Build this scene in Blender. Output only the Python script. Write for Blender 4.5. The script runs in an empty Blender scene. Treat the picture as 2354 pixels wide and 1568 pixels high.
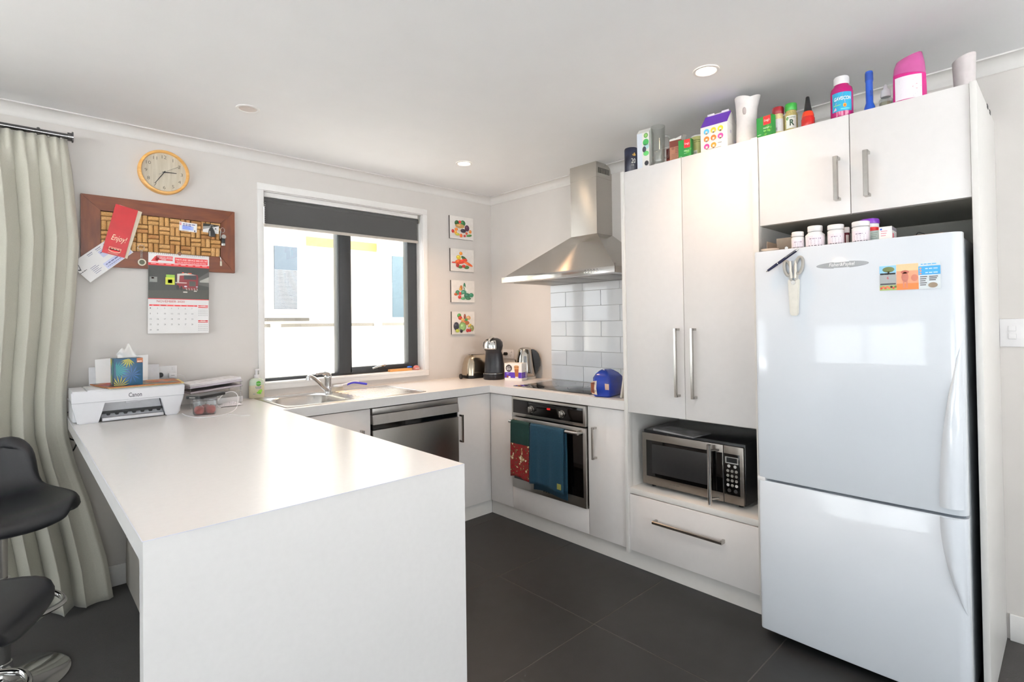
import bpy, bmesh, math, random
from mathutils import Matrix, Vector
random.seed(7)
SC = bpy.context.scene
C = SC.collection
PI = math.pi

# ------------------------------------------------------------------ camera
def cam_axes(yaw, pit, rol):
    f = Vector((-math.sin(yaw)*math.cos(pit), math.cos(yaw)*math.cos(pit), math.sin(pit)))
    r = Vector((math.cos(yaw), math.sin(yaw), 0)); u = r.cross(f)
    return r*math.cos(rol)+u*math.sin(rol), -r*math.sin(rol)+u*math.cos(rol), f
cam_d = bpy.data.cameras.new('camera'); cam = bpy.data.objects.new('camera', cam_d); C.objects.link(cam)
_r, _u, _f = cam_axes(-0.754, 0.0126, -0.0137)
_m = Matrix((_r, _u, -_f)).transposed().to_4x4(); _m.translation = (-2.9839, -3.4264, 1.3289)
cam.matrix_world = _m
cam_d.sensor_width = 36; cam_d.lens = 36*1218.79/2354; cam_d.shift_y = -56.07/2354; cam_d.clip_start = 0.02
SC.camera = cam

# ------------------------------------------------------------------ world and exposure
SC.view_settings.view_transform = 'Standard'; SC.view_settings.look = 'None'
SC.view_settings.gamma = 1; SC.view_settings.use_curve_mapping = False
SC.view_settings.exposure = 0.12
W = bpy.data.worlds.new('overcast_sky'); SC.world = W; W.use_nodes = True
_bg = W.node_tree.nodes['Background']; _bg.inputs[0].default_value = (0.90, 0.95, 1.0, 1); _bg.inputs[1].default_value = 4.2
sun = bpy.data.lights.new('sun', 'SUN'); sun.energy = 115; sun.color = (1, .98, .96); sun.angle = .02
sun_o = bpy.data.objects.new('sun', sun); C.objects.link(sun_o); sun_o.rotation_euler = Vector((-.60, .03, -.80)).to_track_quat('-Z', 'Y').to_euler()
def portal(loc, rot, sx, sy):
    l = bpy.data.lights.new('daylight_portal', 'AREA'); l.shape = 'RECTANGLE'; l.size = sx; l.size_y = sy; l.cycles.is_portal = True
    o = bpy.data.objects.new('daylight_portal', l); C.objects.link(o); o.location = loc; o.rotation_euler = rot
portal((-6.19, -3.4, 1.1), (0, -PI/2, 0), 2.1, 4.8)
portal((-1.28, 0.13, 1.58), (-PI/2, 0, 0), 1.2, 1.2)
portal((-4.2, 0.13, 1.05), (-PI/2, 0, 0), 2.3, 2.1)
portal((-2.65, -6.59, 1.2), (PI/2, 0, 0), 3.5, 2.0)

# ------------------------------------------------------------------ materials
def lin(c):
    if isinstance(c, str):
        c = c.lstrip('#'); c = tuple(int(c[i:i+2], 16)/255 for i in (0, 2, 4))
    return tuple(x/12.92 if x <= .04045 else ((x+.055)/1.055)**2.4 for x in c)
_M = {}
def M(name, col='#ffffff', rough=.5, metal=0, var=.04, scale=40, bump=0, bscale=200, spec=.5, coat=0, stretch=None, emit=None, aniso=0, trans=0, ior=1.45, sheen=0):
    """procedural principled material: noise drives slight colour, roughness and relief variation"""
    if name in _M: return _M[name]
    m = bpy.data.materials.new(name); m.use_nodes = True; n = m.node_tree.nodes; L = m.node_tree.links
    b = n['Principled BSDF']; c = lin(col)
    tc = n.new('ShaderNodeTexCoord'); mp = n.new('ShaderNodeMapping'); L.new(tc.outputs['Object'], mp.inputs[0])
    if stretch: mp.inputs['Scale'].default_value = stretch
    nz = n.new('ShaderNodeTexNoise'); nz.inputs['Scale'].default_value = scale; nz.inputs['Detail'].default_value = 3; L.new(mp.outputs[0], nz.inputs[0])
    rp = n.new('ShaderNodeValToRGB'); L.new(nz.outputs[0], rp.inputs[0])
    e = rp.color_ramp.elements; e[0].position = .3; e[1].position = .7
    e[0].color = (*[max(0, x*(1-var)) for x in c], 1); e[1].color = (*[min(1, x*(1+var)) for x in c], 1)
    L.new(rp.outputs[0], b.inputs['Base Color'])
    b.inputs['Roughness'].default_value = rough; b.inputs['Metallic'].default_value = metal
    b.inputs['Specular IOR Level'].default_value = spec; b.inputs['Coat Weight'].default_value = coat; b.inputs['Coat Roughness'].default_value = .05
    b.inputs['IOR'].default_value = ior; b.inputs['Transmission Weight'].default_value = trans
    if aniso:
        b.inputs['Anisotropic'].default_value = aniso
        tg = n.new('ShaderNodeTangent'); tg.direction_type = 'RADIAL'; tg.axis = 'Z'; b.inputs['Anisotropic Rotation'].default_value = .25; L.new(tg.outputs[0], b.inputs['Tangent'])
    if sheen: b.inputs['Sheen Weight'].default_value = sheen
    if bump:
        n2 = n.new('ShaderNodeTexNoise'); n2.inputs['Scale'].default_value = bscale; n2.inputs['Detail'].default_value = 2; L.new(mp.outputs[0], n2.inputs[0])
        bp = n.new('ShaderNodeBump'); bp.inputs['Strength'].default_value = bump; bp.inputs['Distance'].default_value = .002
        L.new(n2.outputs[0], bp.inputs['Height']); L.new(bp.outputs[0], b.inputs['Normal'])
    if emit:
        b.inputs['Emission Color'].default_value = (*lin(emit[0]), 1); b.inputs['Emission Strength'].default_value = emit[1]
    _M[name] = m; return m
def P(col, rough=.45):
    """flat print / plain plastic of one colour"""
    return M('print_'+col.lstrip('#')+('' if rough == .45 else '_%d' % int(rough*100)), col, rough, var=.02, scale=300)
def clear(name, tint=(1, 1, 1), gloss=.08, rough=.0):
    if name in _M: return _M[name]
    m = bpy.data.materials.new(name); m.use_nodes = True; n = m.node_tree.nodes; L = m.node_tree.links
    n.remove(n['Principled BSDF'])
    t = n.new('ShaderNodeBsdfTransparent'); t.inputs[0].default_value = (*tint, 1)
    g = n.new('ShaderNodeBsdfGlossy'); g.inputs['Roughness'].default_value = rough
    f0 = n.new('ShaderNodeLayerWeight'); f0.inputs[0].default_value = .5; f = n.new('ShaderNodeMath'); f.operation = 'POWER'; f.inputs[1].default_value = 4.0; L.new(f0.outputs['Facing'], f.inputs[0])
    a = n.new('ShaderNodeMath'); a.operation = 'MULTIPLY_ADD'; a.inputs[1].default_value = .7; a.inputs[2].default_value = gloss*.6; a.use_clamp = True
    L.new(f.outputs[0], a.inputs[0]); x = n.new('ShaderNodeMixShader'); L.new(a.outputs[0], x.inputs[0]); L.new(t.outputs[0], x.inputs[1]); L.new(g.outputs[0], x.inputs[2])
    L.new(x.outputs[0], n['Material Output'].inputs[0]); _M[name] = m; return m
def wood(name, c1, c2, rough=.4, scale=6, stretch=(1, 12, 12)):
    if name in _M: return _M[name]
    m = M(name, c1, rough, stretch=stretch, scale=scale); r = m.node_tree.nodes['Color Ramp']
    r.color_ramp.elements[0].color = (*lin(c1), 1); r.color_ramp.elements[1].color = (*lin(c2), 1)
    m.node_tree.nodes['Noise Texture'].inputs['Detail'].default_value = 6; return m

M('wall_paint', '#d8d4d1', .75, var=.012, scale=8, bump=.06, bscale=350)
M('ceiling_paint', '#f2f3f5', .85, var=.01, scale=5, bump=.04, bscale=300)
M('trim_paint', '#efeeed', .45, var=.01)
M('cornice_paint', '#dfdddb', .5, var=.01)
M('laminate', '#e4e3e3', .25, var=.012, scale=60, bump=.03, bscale=900)
M('door_white', '#e7e4e3', .34, var=.01, scale=30)
M('panel_white', '#e6e4e1', .4, var=.01, scale=30)
M('carcass', '#dad9d6', .5, var=.01)
M('steel', '#c2beb8', .24, 1, var=.05, scale=30, stretch=(1, 1, 40), aniso=.95)
M('steel_soft', '#b3b0ac', .34, 1, var=.05, scale=40, stretch=(1, 40, 1))
M('sink_steel', '#c9c7c4', .26, 1, var=.05, scale=60, stretch=(40, 1, 1))
M('chrome', '#dcdcdc', .08, 1, var=.02)
M('nickel', '#b5b2ae', .24, 1, var=.04, scale=80)
M('black_gloss', '#0b0b0c', .06, var=.02)
M('black_plastic', '#17181a', .38, var=.05, scale=200)
M('black_satin', '#1b1c1f', .3, var=.05)
M('oven_glass', '#050506', .04, var=.02)
M('alu_dark', '#3f4245', .4, .3, var=.03)
M('white_plastic', '#e9e8ea', .35, var=.015)
M('white_gloss', '#dde3eb', .12, var=.008, scale=4, coat=.6)
M('paper', '#f1f0f0', .7, var=.015, scale=20)
M('card_white', '#f0eeea', .55, var=.015)
clear('pane', (.97, .98, .97), .05)
clear('clear_plastic', (.90, .91, .92), .26)
clear('glass_clear', (.92, .94, .93), .20)

# ------------------------------------------------------------------ geometry helpers
class G:
    def __init__(s): s.b = bmesh.new()
    def _tag(s, faces, m):
        for f in faces: f.material_index = m
    def poly(s, vs, m=0):
        f = s.b.faces.new([s.b.verts.new(v) for v in vs]); f.material_index = m; return s
    def box(s, x0, y0, z0, x1, y1, z1, m=0, bev=0, seg=2):
        x0, x1 = min(x0, x1), max(x0, x1); y0, y1 = min(y0, y1), max(y0, y1); z0, z1 = min(z0, z1), max(z0, z1)
        v = [s.b.verts.new(p) for p in ((x0,y0,z0),(x1,y0,z0),(x1,y1,z0),(x0,y1,z0),(x0,y0,z1),(x1,y0,z1),(x1,y1,z1),(x0,y1,z1))]
        fs = [s.b.faces.new([v[i] for i in q]) for q in ((3,2,1,0),(4,5,6,7),(0,1,5,4),(1,2,6,5),(2,3,7,6),(3,0,4,7))]
        s._tag(fs, m)
        if bev:
            es = list({e for f in fs for e in f.edges}); r = bmesh.ops.bevel(s.b, geom=es, offset=bev, segments=seg, affect='EDGES', profile=.5); s._tag(r['faces'], m)
        return s
    def rings(s, rings, m=0, closed=True, cap0=True, cap1=True):
        R = [[s.b.verts.new(p) for p in r] for r in rings]; n = len(R[0])
        for a, b in zip(R, R[1:]):
            for i in range(n if closed else n-1):
                j = (i+1) % n; s.b.faces.new((a[i], a[j], b[j], b[i])).material_index = m
        if closed and cap0: s.b.faces.new(R[0][::-1]).material_index = m
        if closed and cap1: s.b.faces.new(R[-1]).material_index = m
        return s
    def cyl(s, p, q, r, r2=None, n=20, m=0, cap=True):
        p, q = Vector(p), Vector(q); r2 = r if r2 is None else r2; d = (q-p).normalized()
        a = d.orthogonal().normalized(); b = d.cross(a)
        ring = lambda c, k: [c+(a*math.cos(2*PI*i/n)+b*math.sin(2*PI*i/n))*k for i in range(n)]
        return s.rings([ring(p, r), ring(q, r2)], m, cap0=cap, cap1=cap)
    def tube(s, pts, r, n=8, m=0, closed=False):
        pts = [Vector(p) for p in pts]; rr = r if isinstance(r, (list, tuple)) else [r]*len(pts)
        up = None; R = []
        for i, p in enumerate(pts):
            d = (pts[(i+1) % len(pts)]-pts[i-1]) if closed else (pts[min(i+1, len(pts)-1)]-pts[max(i-1, 0)])
            d.normalize()
            a = d.orthogonal().normalized() if up is None else (up-d*up.dot(d)).normalized()
            up = a; b = d.cross(a)
            R.append([p+(a*math.cos(2*PI*k/n)+b*math.sin(2*PI*k/n))*rr[i] for k in range(n)])
        if closed: R.append(R[0]); return s.rings(R, m, cap0=False, cap1=False)
        return s.rings(R, m)
    def lathe(s, prof, c=(0, 0, 0), n=28, m=0, sx=1, sy=1, cap=True):
        R = [[(c[0]+sx*r*math.cos(2*PI*i/n), c[1]+sy*r*math.sin(2*PI*i/n), c[2]+z) for i in range(n)] for r, z in prof]
        return s.rings(R, m, cap0=cap, cap1=cap)
    def prism(s, pts, ax, a, b, m=0, bev=0, seg=2):
        """extrude polygon pts (2D, the two other axes in xyz order) along ax from a to b"""
        f = {'x': lambda p, t: (t, p[0], p[1]), 'y': lambda p, t: (p[0], t, p[1]), 'z': lambda p, t: (p[0], p[1], t)}[ax]
        n0 = len(s.b.faces); s.b.faces.ensure_lookup_table(); old = set(s.b.faces)
        s.rings([[f(p, a) for p in pts], [f(p, b) for p in pts]], m)
        if bev:
            es = list({e for fc in s.b.faces if fc not in old for e in fc.edges}); r = bmesh.ops.bevel(s.b, geom=es, offset=bev, segments=seg, affect='EDGES'); s._tag(r['faces'], m)
        return s
    def ball(s, c, rx, ry=None, rz=None, n=16, m=0):
        ry = ry or rx; rz = rz or rx; k = n//2
        R = [[(c[0]+rx*math.sin(PI*j/k)*math.cos(2*PI*i/n), c[1]+ry*math.sin(PI*j/k)*math.sin(2*PI*i/n), c[2]-rz*math.cos(PI*j/k)) for i in range(n)] for j in range(1, k)]
        return s.rings(R, m)
    def xf(s, mat):
        bmesh.ops.transform(s.b, matrix=mat, verts=s.b.verts); return s
    def put(s, name, mats, parent=None, local=False, smooth=35, label=None, cat=None, group=None, kind=None, loc=None, recalc=True, solid=0, subd=0):
        if not isinstance(mats, (list, tuple)): mats = [mats]
        if recalc: bmesh.ops.recalc_face_normals(s.b, faces=s.b.faces)
        if not local:
            if parent is not None: bmesh.ops.transform(s.b, matrix=XF[parent].inverted(), verts=s.b.verts)
            elif loc: bmesh.ops.translate(s.b, vec=-Vector(loc), verts=s.b.verts)
        me = bpy.data.meshes.new(name); s.b.to_mesh(me); s.b.free()
        for m in mats: me.materials.append(_M[m] if isinstance(m, str) else m)
        if smooth:
            me.polygons.foreach_set('use_smooth', [True]*len(me.polygons)); me.set_sharp_from_angle(angle=math.radians(smooth))
        o = bpy.data.objects.new(name, me); C.objects.link(o)
        if parent is not None: o.parent = parent; XF[o] = XF[parent]
        elif loc: o.location = loc; XF[o] = Matrix.Translation(loc)
        else: XF[o] = Matrix.Identity(4)
        if solid: md = o.modifiers.new('thickness', 'SOLIDIFY'); md.thickness = solid; md.offset = 0
        if subd: md = o.modifiers.new('smooth', 'SUBSURF'); md.levels = subd; md.render_levels = subd
        if label: o['label'] = label; o['category'] = cat
        if group: o['group'] = group
        if kind: o['kind'] = kind
        return o
XF = {}
def thing(name, label, cat, loc=(0, 0, 0), rz=0, group=None, kind=None):
    o = bpy.data.objects.new(name, None); C.objects.link(o); o.empty_display_size = .05
    o.location = loc; o.rotation_euler = (0, 0, rz)
    if kind: o['kind'] = kind
    if label: o['label'] = label; o['category'] = cat
    if group: o['group'] = group
    XF[o] = Matrix.Translation(loc) @ Matrix.Rotation(rz, 4, 'Z'); return o
def rrect(cx, cy, hx, hy, r, k=6):
    P_ = []
    for sx, sy, a0 in ((1, 1, 0), (-1, 1, PI/2), (-1, -1, PI), (1, -1, 3*PI/2)):
        for i in range(k+1):
            a = a0+PI/2*i/k; P_.append((cx+sx*(hx-r)+r*math.cos(a), cy+sy*(hy-r)+r*math.sin(a)))
    return P_
def sm(a, b, t): t = max(0, min(1, (t-a)/(b-a))); return t*t*(3-2*t)

# printed marks: flat shapes laid on a surface, one mesh with one slot per ink colour
_txt = {}
def text_geo(s, bold=0, shear=0):
    k = (s, bold, shear)
    if k in _txt: return _txt[k]
    cu = bpy.data.curves.new('lettering', 'FONT'); cu.body = s; cu.resolution_u = 2; cu.offset = bold; cu.shear = shear
    ob = bpy.data.objects.new('lettering', cu); me = bpy.data.meshes.new_from_object(ob)
    V = [(v.co.x, v.co.y) for v in me.vertices]; F = [tuple(p.vertices) for p in me.polygons]
    bpy.data.objects.remove(ob); bpy.data.curves.remove(cu); bpy.data.meshes.remove(me)
    _txt[k] = (V, F); return _txt[k]
class Print:
    """(u, v) -> point: plane by origin/u/v vectors, or any mapping function fn(u, v, lift)"""
    def __init__(s, o=None, u=None, v=None, fn=None, step=.00025):
        s.b = bmesh.new(); s.cols = []; s.lay = 1; s.step = step
        if fn: s.fn = fn
        else:
            o, u, v = Vector(o), Vector(u), Vector(v); n = u.cross(v).normalized()
            s.fn = lambda a, b, h: o+u*a+v*b+n*h
    def ci(s, c):
        if c not in s.cols: s.cols.append(c)
        return s.cols.index(c)
    def face(s, pts, c):
        vs = [s.b.verts.new(s.fn(p[0], p[1], s.lay*s.step)) for p in pts]
        s.b.faces.new(vs).material_index = s.ci(c); return s
    def up(s): s.lay += 1; return s
    def rect(s, u0, v0, u1, v1, c, n=1):
        for i in range(n):
            a, b = u0+(u1-u0)*i/n, u0+(u1-u0)*(i+1)/n; s.face([(a, v0), (b, v0), (b, v1), (a, v1)], c)
        return s
    def ell(s, cu, cv, ru, rv, c, n=16, rot=0):
        cs, sn = math.cos(rot), math.sin(rot)
        return s.face([(cu+ru*math.cos(2*PI*i/n)*cs-rv*math.sin(2*PI*i/n)*sn, cv+ru*math.cos(2*PI*i/n)*sn+rv*math.sin(2*PI*i/n)*cs) for i in range(n)], c)
    def text(s, t, u, v, h, c, w=None, al='l', bold=0, shear=0, aspect=1):
        V, F = text_geo(t, bold, shear)
        if not V: return s
        x0, x1 = min(p[0] for p in V), max(p[0] for p in V); y0, y1 = min(p[1] for p in V), max(p[1] for p in V)
        k = h/.7; kx = k*aspect
        if w: kx = w/(x1-x0)
        ox = {'l': -x0, 'c': -(x0+x1)/2, 'r': -x1}[al]
        vs = [s.b.verts.new(s.fn(u+(p[0]+ox)*kx, v+p[1]*k, (s.lay+.5)*s.step)) for p in V]; ci = s.ci(c)
        for f in F:
            try: s.b.faces.new([vs[i] for i in f]).material_index = ci
            except ValueError: pass
        return s
    def bar(s, u, v, w, h, c, n=1):
        """a line of print too small to read"""
        x = u; k = 0
        while x < u+w-.25*h:
            l = min(h*(1.2+1.3*((k*37) % 7)/7), u+w-x); s.rect(x, v, x+l, v+h*.62, c); x += l+h*.45; k += 1
        return s
    def put(s, name, parent, rough=.45, label=None, local=True):
        g = G(); g.b.free(); g.b = s.b
        return g.put(name, [P(c, rough) for c in s.cols], parent, local=local, smooth=0, label=label, recalc=False)
# ================================================================== THE ROOM
HC = 2.397
XL, YF = -6.2, -6.6
def slab_holes(ax, t0, t1, a0, a1, z0, z1, holes):
    """wall of constant ax ('x' or 'y') between t0 and t1, spanning a0..a1, with rectangular holes (a,b,za,zb)"""
    g = G()
    def bx(p, q, za, zb):
        if q-p < 1e-6 or zb-za < 1e-6: return
        g.box(p, t0, za, q, t1, zb) if ax == 'y' else g.box(t0, p, za, t1, q, zb)
    cur = a0
    for (p, q, za, zb) in sorted(holes):
        bx(cur, p, z0, z1); bx(p, q, z0, za); bx(p, q, zb, z1); cur = q
    bx(cur, a1, z0, z1); return g
WX0, WX1, WZ0, WZ1 = -1.862, -.70, .982, 2.172
DX0, DX1, DZ1 = -5.35, -3.08, 2.12
wall_back = slab_holes('y', 0, .15, XL-.15, .15, -.1, HC+.1, [(WX0, WX1, WZ0, WZ1), (DX0, DX1, 0, DZ1)]).put('wall_back', 'wall_paint', kind='structure')
wall_right = G().box(0, YF-.15, -.1, .15, 0, HC+.1).put('wall_right', 'wall_paint', kind='structure')
wall_left = slab_holes('x', XL-.15, XL, YF-.15, 0, -.1, HC+.1, [(-5.9, -3.3, .02, 2.14), (-2.6, -.8, .85, 2.26)]).put('wall_left', 'wall_paint', kind='structure')
wall_front = slab_holes('y', YF-.15, YF, XL, 0, -.1, HC+.1, [(-4.3, -1.0, .3, 2.14)]).put('wall_front', 'wall_paint', kind='structure')
G().box(XL-.15, YF-.15, HC, .15, .15, HC+.12).put('ceiling', 'ceiling_paint', kind='structure')
# coved cornices
def cornice(name, along, p, q):
    prof = [(0, -.055), (.006, -.057), (.010, -.05)]+[(.010+.046*(1-math.cos(a)), -.05+.044*math.sin(a)) for a in [PI/2*i/7 for i in range(1, 8)]]+[(.062, -.006), (.062, 0), (0, 0)]
    g = G()
    if along == 'x': g.prism([(-d, HC+z) for d, z in prof], 'x', p, q)
    elif along == 'y': g.prism([(-d, HC+z) for d, z in prof], 'y', p, q)
    return g.put(name, 'cornice_paint', kind='structure', smooth=50)
cornice('trim_1', 'x', XL, 0); cornice('trim_2', 'y', YF, 0)
G().box(DX1+.06, -.014, 0, -2.56, 0, .11, bev=.004).put('baseboard_back', 'trim_paint', kind='structure')
G().box(-.014, YF, 0, 0, -3.215, .11, bev=.004).put('baseboard_right', 'trim_paint', kind='structure')

# ---- floor: dark tiles on a bed, carpet beyond
M('grout', '#57544f', .8, var=.05, scale=80)
M('floor_tile', '#272829', .42, var=.10, scale=14, bump=.05, bscale=260)
M('carpet', '#322e2c', .95, var=.55, scale=420, bump=1.0, bscale=600, sheen=.2)
floor = G().box(XL, YF, -.1, 0, 0, -.0012).put('floor', 'grout', kind='structure')
TP, GX, GY = .628, -1.125, -1.947
tile_me = {}
KX0, KY0 = -2.56, -3.20
for i in range(-3, 3):
    for j in range(-3, 4):
        x0, x1 = GX+i*TP, GX+(i+1)*TP; y0, y1 = GY+j*TP, GY+(j+1)*TP
        x0, x1 = max(x0, KX0), min(x1, 0); y0, y1 = max(y0, KY0), min(y1, 0)
        if x1-x0 < .03 or y1-y0 < .03: continue
        G().box(x0+.0015, y0+.0015, -.012, x1-.0015, y1-.0015, 0, bev=.0008, seg=1).put('floor_tile', 'floor_tile', floor, smooth=0)
G().box(XL, YF, -.01, KX0, 0, .004).box(KX0, YF, -.01, 0, KY0, .004).put('floor_carpet', 'carpet', kind='structure')

# ---- kitchen window
win = thing('window_1', None, None, (-1.28, 0, WZ0), kind='structure')
for nm, a in (('architrave', (-1.899, 0, WZ1, -.660, -.014, 2.214)), ('architrave', (-1.899, 0, .940, -.660, -.014, WZ0)), ('architrave', (-1.899, 0, WZ0, WX0, -.014, WZ1)), ('architrave', (WX1, 0, WZ0, -.660, -.014, WZ1))):
    G().box(*a, bev=.003).put(nm, 'trim_paint', win)
G().box(WX0, -.018, WZ0-.012, WX1, .075, WZ0+.002, bev=.002).put('sill_board', 'trim_paint', win)
for a in ((WX0, 0, WZ0, WX0+.004, .075, WZ1), (WX1-.004, 0, WZ0, WX1, .075, WZ1), (WX0, 0, WZ1-.004, WX1, .075, WZ1)):
    G().box(*a).put('reveal_lining', 'trim_paint', win)
fy0, fy1 = .075, .135
G().box(WX0, fy0, WZ0, WX1, fy1, WZ0+.020, bev=.002).box(WX0, fy0, WZ1-.03, WX1, fy1, WZ1, bev=.002).box(WX0, fy0, WZ0, WX0+.025, fy1, WZ1, bev=.002).box(WX1-.022, fy0, WZ0, WX1, fy1, WZ1, bev=.002).put('frame', 'alu_dark', win)
G().box(-1.352, fy0-.004, WZ0+.018, -1.262, fy1, WZ1-.02, bev=.002).box(-1.349, fy0-.010, WZ0+.02, -1.338, fy0, WZ1-.02, bev=.002).put('mullion', 'alu_dark', win)
sa = thing_part = G().box(-1.262, fy0-.002, WZ0+.018, WX1-.02, fy1, WZ0+.052, bev=.002).box(-1.262, fy0-.002, WZ1-.06, WX1-.02, fy1, WZ1-.025, bev=.002).box(-.790, fy0-.004, WZ0+.018, -.722, fy1, WZ1-.03, bev=.003).box(-1.262, fy0-.002, WZ0+.018, -1.25, fy1, WZ1-.03).put('sash', 'alu_dark', win)
G().tube([(-1.11, fy0-.035, 1.018), (-1.07, fy0-.04, 1.030), (-1.03, fy0-.03, 1.034), (-.995, fy0-.02, 1.036)], [.006, .007, .007, .006]).cyl((-1.01, fy0, 1.03), (-1.01, fy0-.03, 1.034), .008).cyl((-1.002, fy0-.02, 1.03), (-1.002, fy0-.02, 1.062), .004).put('latch', 'chrome', sa)
G().box(-1.045, fy0-.008, 1.008, -.985, fy0, 1.022, bev=.002).put('latch_plate', 'black_plastic', sa)
G().box(WX0+.02, .105, WZ0+.015, -1.345, .109, WZ1-.025).put('pane', 'pane', win)
G().box(-1.255, .105, WZ0+.045, -.785, .109, WZ1-.05).put('pane', 'pane', sa)

# ---- sliding door behind the curtain, and unseen living-room glazing, mostly added for daylight
def glazing(name, ax, a0, a1, z0, z1, t, nb):
    r = thing(name, None, None, ((a0+a1)/2, t, z0) if ax == 'y' else (t, (a0+a1)/2, z0), kind='structure')
    def bx(g, p, q, za, zb, d0=-.03, d1=.03):
        return g.box(p, t+d0, za, q, t+d1, zb) if ax == 'y' else g.box(t+d0, p, za, t+d1, q, zb)
    bx(bx(bx(bx(G(), a0, a1, z0, z0+.04), a0, a1, z1-.05, z1), a0, a0+.05, z0, z1), a1-.05, a1, z0, z1).put('frame', 'alu_dark', r)
    for k in range(1, nb): x = a0+(a1-a0)*k/nb; bx(G(), x-.035, x+.035, z0+.04, z1-.05).put('mullion', 'alu_dark', r)
    for k in range(nb):
        p, q = a0+(a1-a0)*k/nb, a0+(a1-a0)*(k+1)/nb; bx(G(), p+.036, q-.036, z0+.04, z1-.05, -.003, .003).put('pane', 'pane', r)
glazing('window_2', 'y', DX0, DX1, .0, DZ1, .07, 2)
glazing('added_window_3', 'x', -5.9, -3.3, .02, 2.14, XL-.08, 3)  # out of view, added to bring daylight in from the left
glazing('window_4', 'x', -2.6, -.8, .85, 2.26, XL-.08, 2)
glazing('added_window_5', 'y', -4.3, -1.0, .3, 2.14, YF-.08, 3)  # unseen opening added and sized to light the kitchen from the front

# ---- outside: added dark ground strip, paling fence, neighbouring house
M('outdoor_ground', '#d6d5d6', .9, var=.1, scale=6)
G().box(-30, -30, -.3, 30, 30, -.12).put('ground', 'outdoor_ground', kind='structure')
M('dark_ground_strip', '#76736f', .9, var=.1, scale=8)
G().box(-8, .15, -.13, 8, 1.56, -.10).box(-8, 1.66, -.13, 8, 4, -.10).put('path', 'dark_ground_strip', kind='structure')  # unseen dark strip added to cut ground bounce onto the ceiling
M('fence_paint', '#efece6', .7, var=.03); M('fence_cap', '#5a554d', .7, var=.05); M('house_wall', '#f4ead6', .8, var=.02)
M('neighbour_glass', '#39424b', .8, var=.1, spec=.1); M('neighbour_blue', '#4a5c66', .5, var=.1); M('blind_white', '#a5abb2', .8, spec=.1)
fence = thing('garden_fence', 'pale horizontal board fence with dark capping outside the kitchen window', 'fence', (-.7, 1.6, -.12))
posts = [-4.3, -3.28, -2.27, -1.247, -.212, .82, 1.85, 2.88, 3.9]
for a, b in zip(posts, posts[1:]):
    for k in range(11): G().box(a+.02, 1.60, -.10+k*.129, b-.02, 1.625, .020+k*.129).put('board', 'fence_paint', fence, smooth=0)
    G().box(a+.036, 1.575, 1.322, b-.046, 1.635, 1.354).put('capping', 'fence_cap', fence)
for x in posts: G().box(x-.04, 1.57, -.12, x+.045, 1.66, 1.36, bev=.004).put('post', 'fence_paint', fence)
hs = thing('neighbour_house', 'cream rendered house with blinds in its window seen past the fence', 'house', (.5, 4, -.12))
G().box(-5, 4, -.12, .018, 4.3, 2.75).box(.018, 4.22, -.12, 1.24, 4.3, 2.75).box(1.24, 4, -.12, 6, 4.3, 2.75).put('wall', 'house_wall', hs)
M('house_band', '#a88a58', .8, var=.03)
G().box(.03, 4.20, 2.50, 1.23, 4.22, 2.63).put('tan_band', 'house_band', hs)  # tan band across the top of the wall recess
G().box(-5.2, 3.4, 2.72, 6.2, 4.3, 2.80).box(-5.2, 3.36, 2.72, 6.2, 3.42, 2.92).put('eave', 'fence_paint', hs)
nw = G().box(-.50, 3.97, 1.50, -.06, 4.0, 2.48).put('window', 'fence_paint', hs)
G().box(-.43, 3.955, 1.56, -.125, 3.972, 2.42).put('pane', 'neighbour_glass', nw)
for k in range(32): G().box(-.43, 3.945, 1.56+k*.0176, -.125, 3.953, 1.569+k*.0176).put('blind_slat', 'blind_white', nw, smooth=0)
G().box(-.43, 3.944, 2.10, -.125, 3.95, 2.42).put('blind_slat', M('blind_pale', '#5a646e', .8, spec=.1), nw)
M('sill_stone', '#55514c', .8)
G().box(-.60, 3.90, 1.40, .02, 4.0, 1.445, bev=.004).put('sill', 'sill_stone', hs)
nw2 = G().box(1.30, 3.97, 1.38, 2.5, 4.0, 2.48).put('window', 'fence_paint', hs)
G().box(1.37, 3.955, 1.45, 2.43, 3.972, 2.42).put('pane', 'neighbour_blue', nw2)
G().box(-5.2, 3.36, 2.8, 6.2, 9, 2.85).xf(Matrix.Identity(4)).put('roof', 'alu_dark', hs)
# ================================================================== FITTED KITCHEN
B, T = .90, .05
DB, DR = .628, .577
PXR, PXL, PY = -1.978, -2.796, -2.133
YT, YG0, YG1, YE0, YE1, ZT = -1.740, -2.442, -2.468, -3.187, -3.206, 2.142
# worktop: one continuous U with the sink cut out and a waterfall end
wt = thing('worktop', 'white laminate U-shaped worktop with a waterfall end on the peninsula', 'worktop', (-1.3, -1.0, B-T))
SX0, SX1, SY0, SY1 = -1.932, -1.553, -.552, -.135
g = G()
ed = [(PXL, 0), (PXL, PY), (PXR, PY), (PXR, -DB), (-DR, -DB), (-DR, YT), (0, YT), (0, 0)]
# slab in pieces round the cut-out, coplanar
for a in ((PXL, PY, PXR, 0), (PXR, -DB, SX0, 0), (SX0, -DB, SX1, SY0), (SX0, SY1, SX1, 0), (SX1, -DB, -DR, 0), (-DR, YT, 0, 0)):
    g.box(a[0], a[1], B-T, a[2], a[3], B)
bmesh.ops.remove_doubles(g.b, verts=g.b.verts, dist=1e-5)
g.put('benchtop', 'laminate', wt, smooth=0)
G().box(PXL, PY, 0, PXR, PY+.042, B-T).put('end_panel', 'laminate', wt, smooth=0)
G().box(PXL, PY-.0012, B-.0012, PXR, PY, B+.0006).box(PXL-.0012, PY, B-.0012, PXL, 0, B+.0006).put('edge_strip', M('edge_strip', '#d4d6e2', .4), wt, smooth=0)

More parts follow.
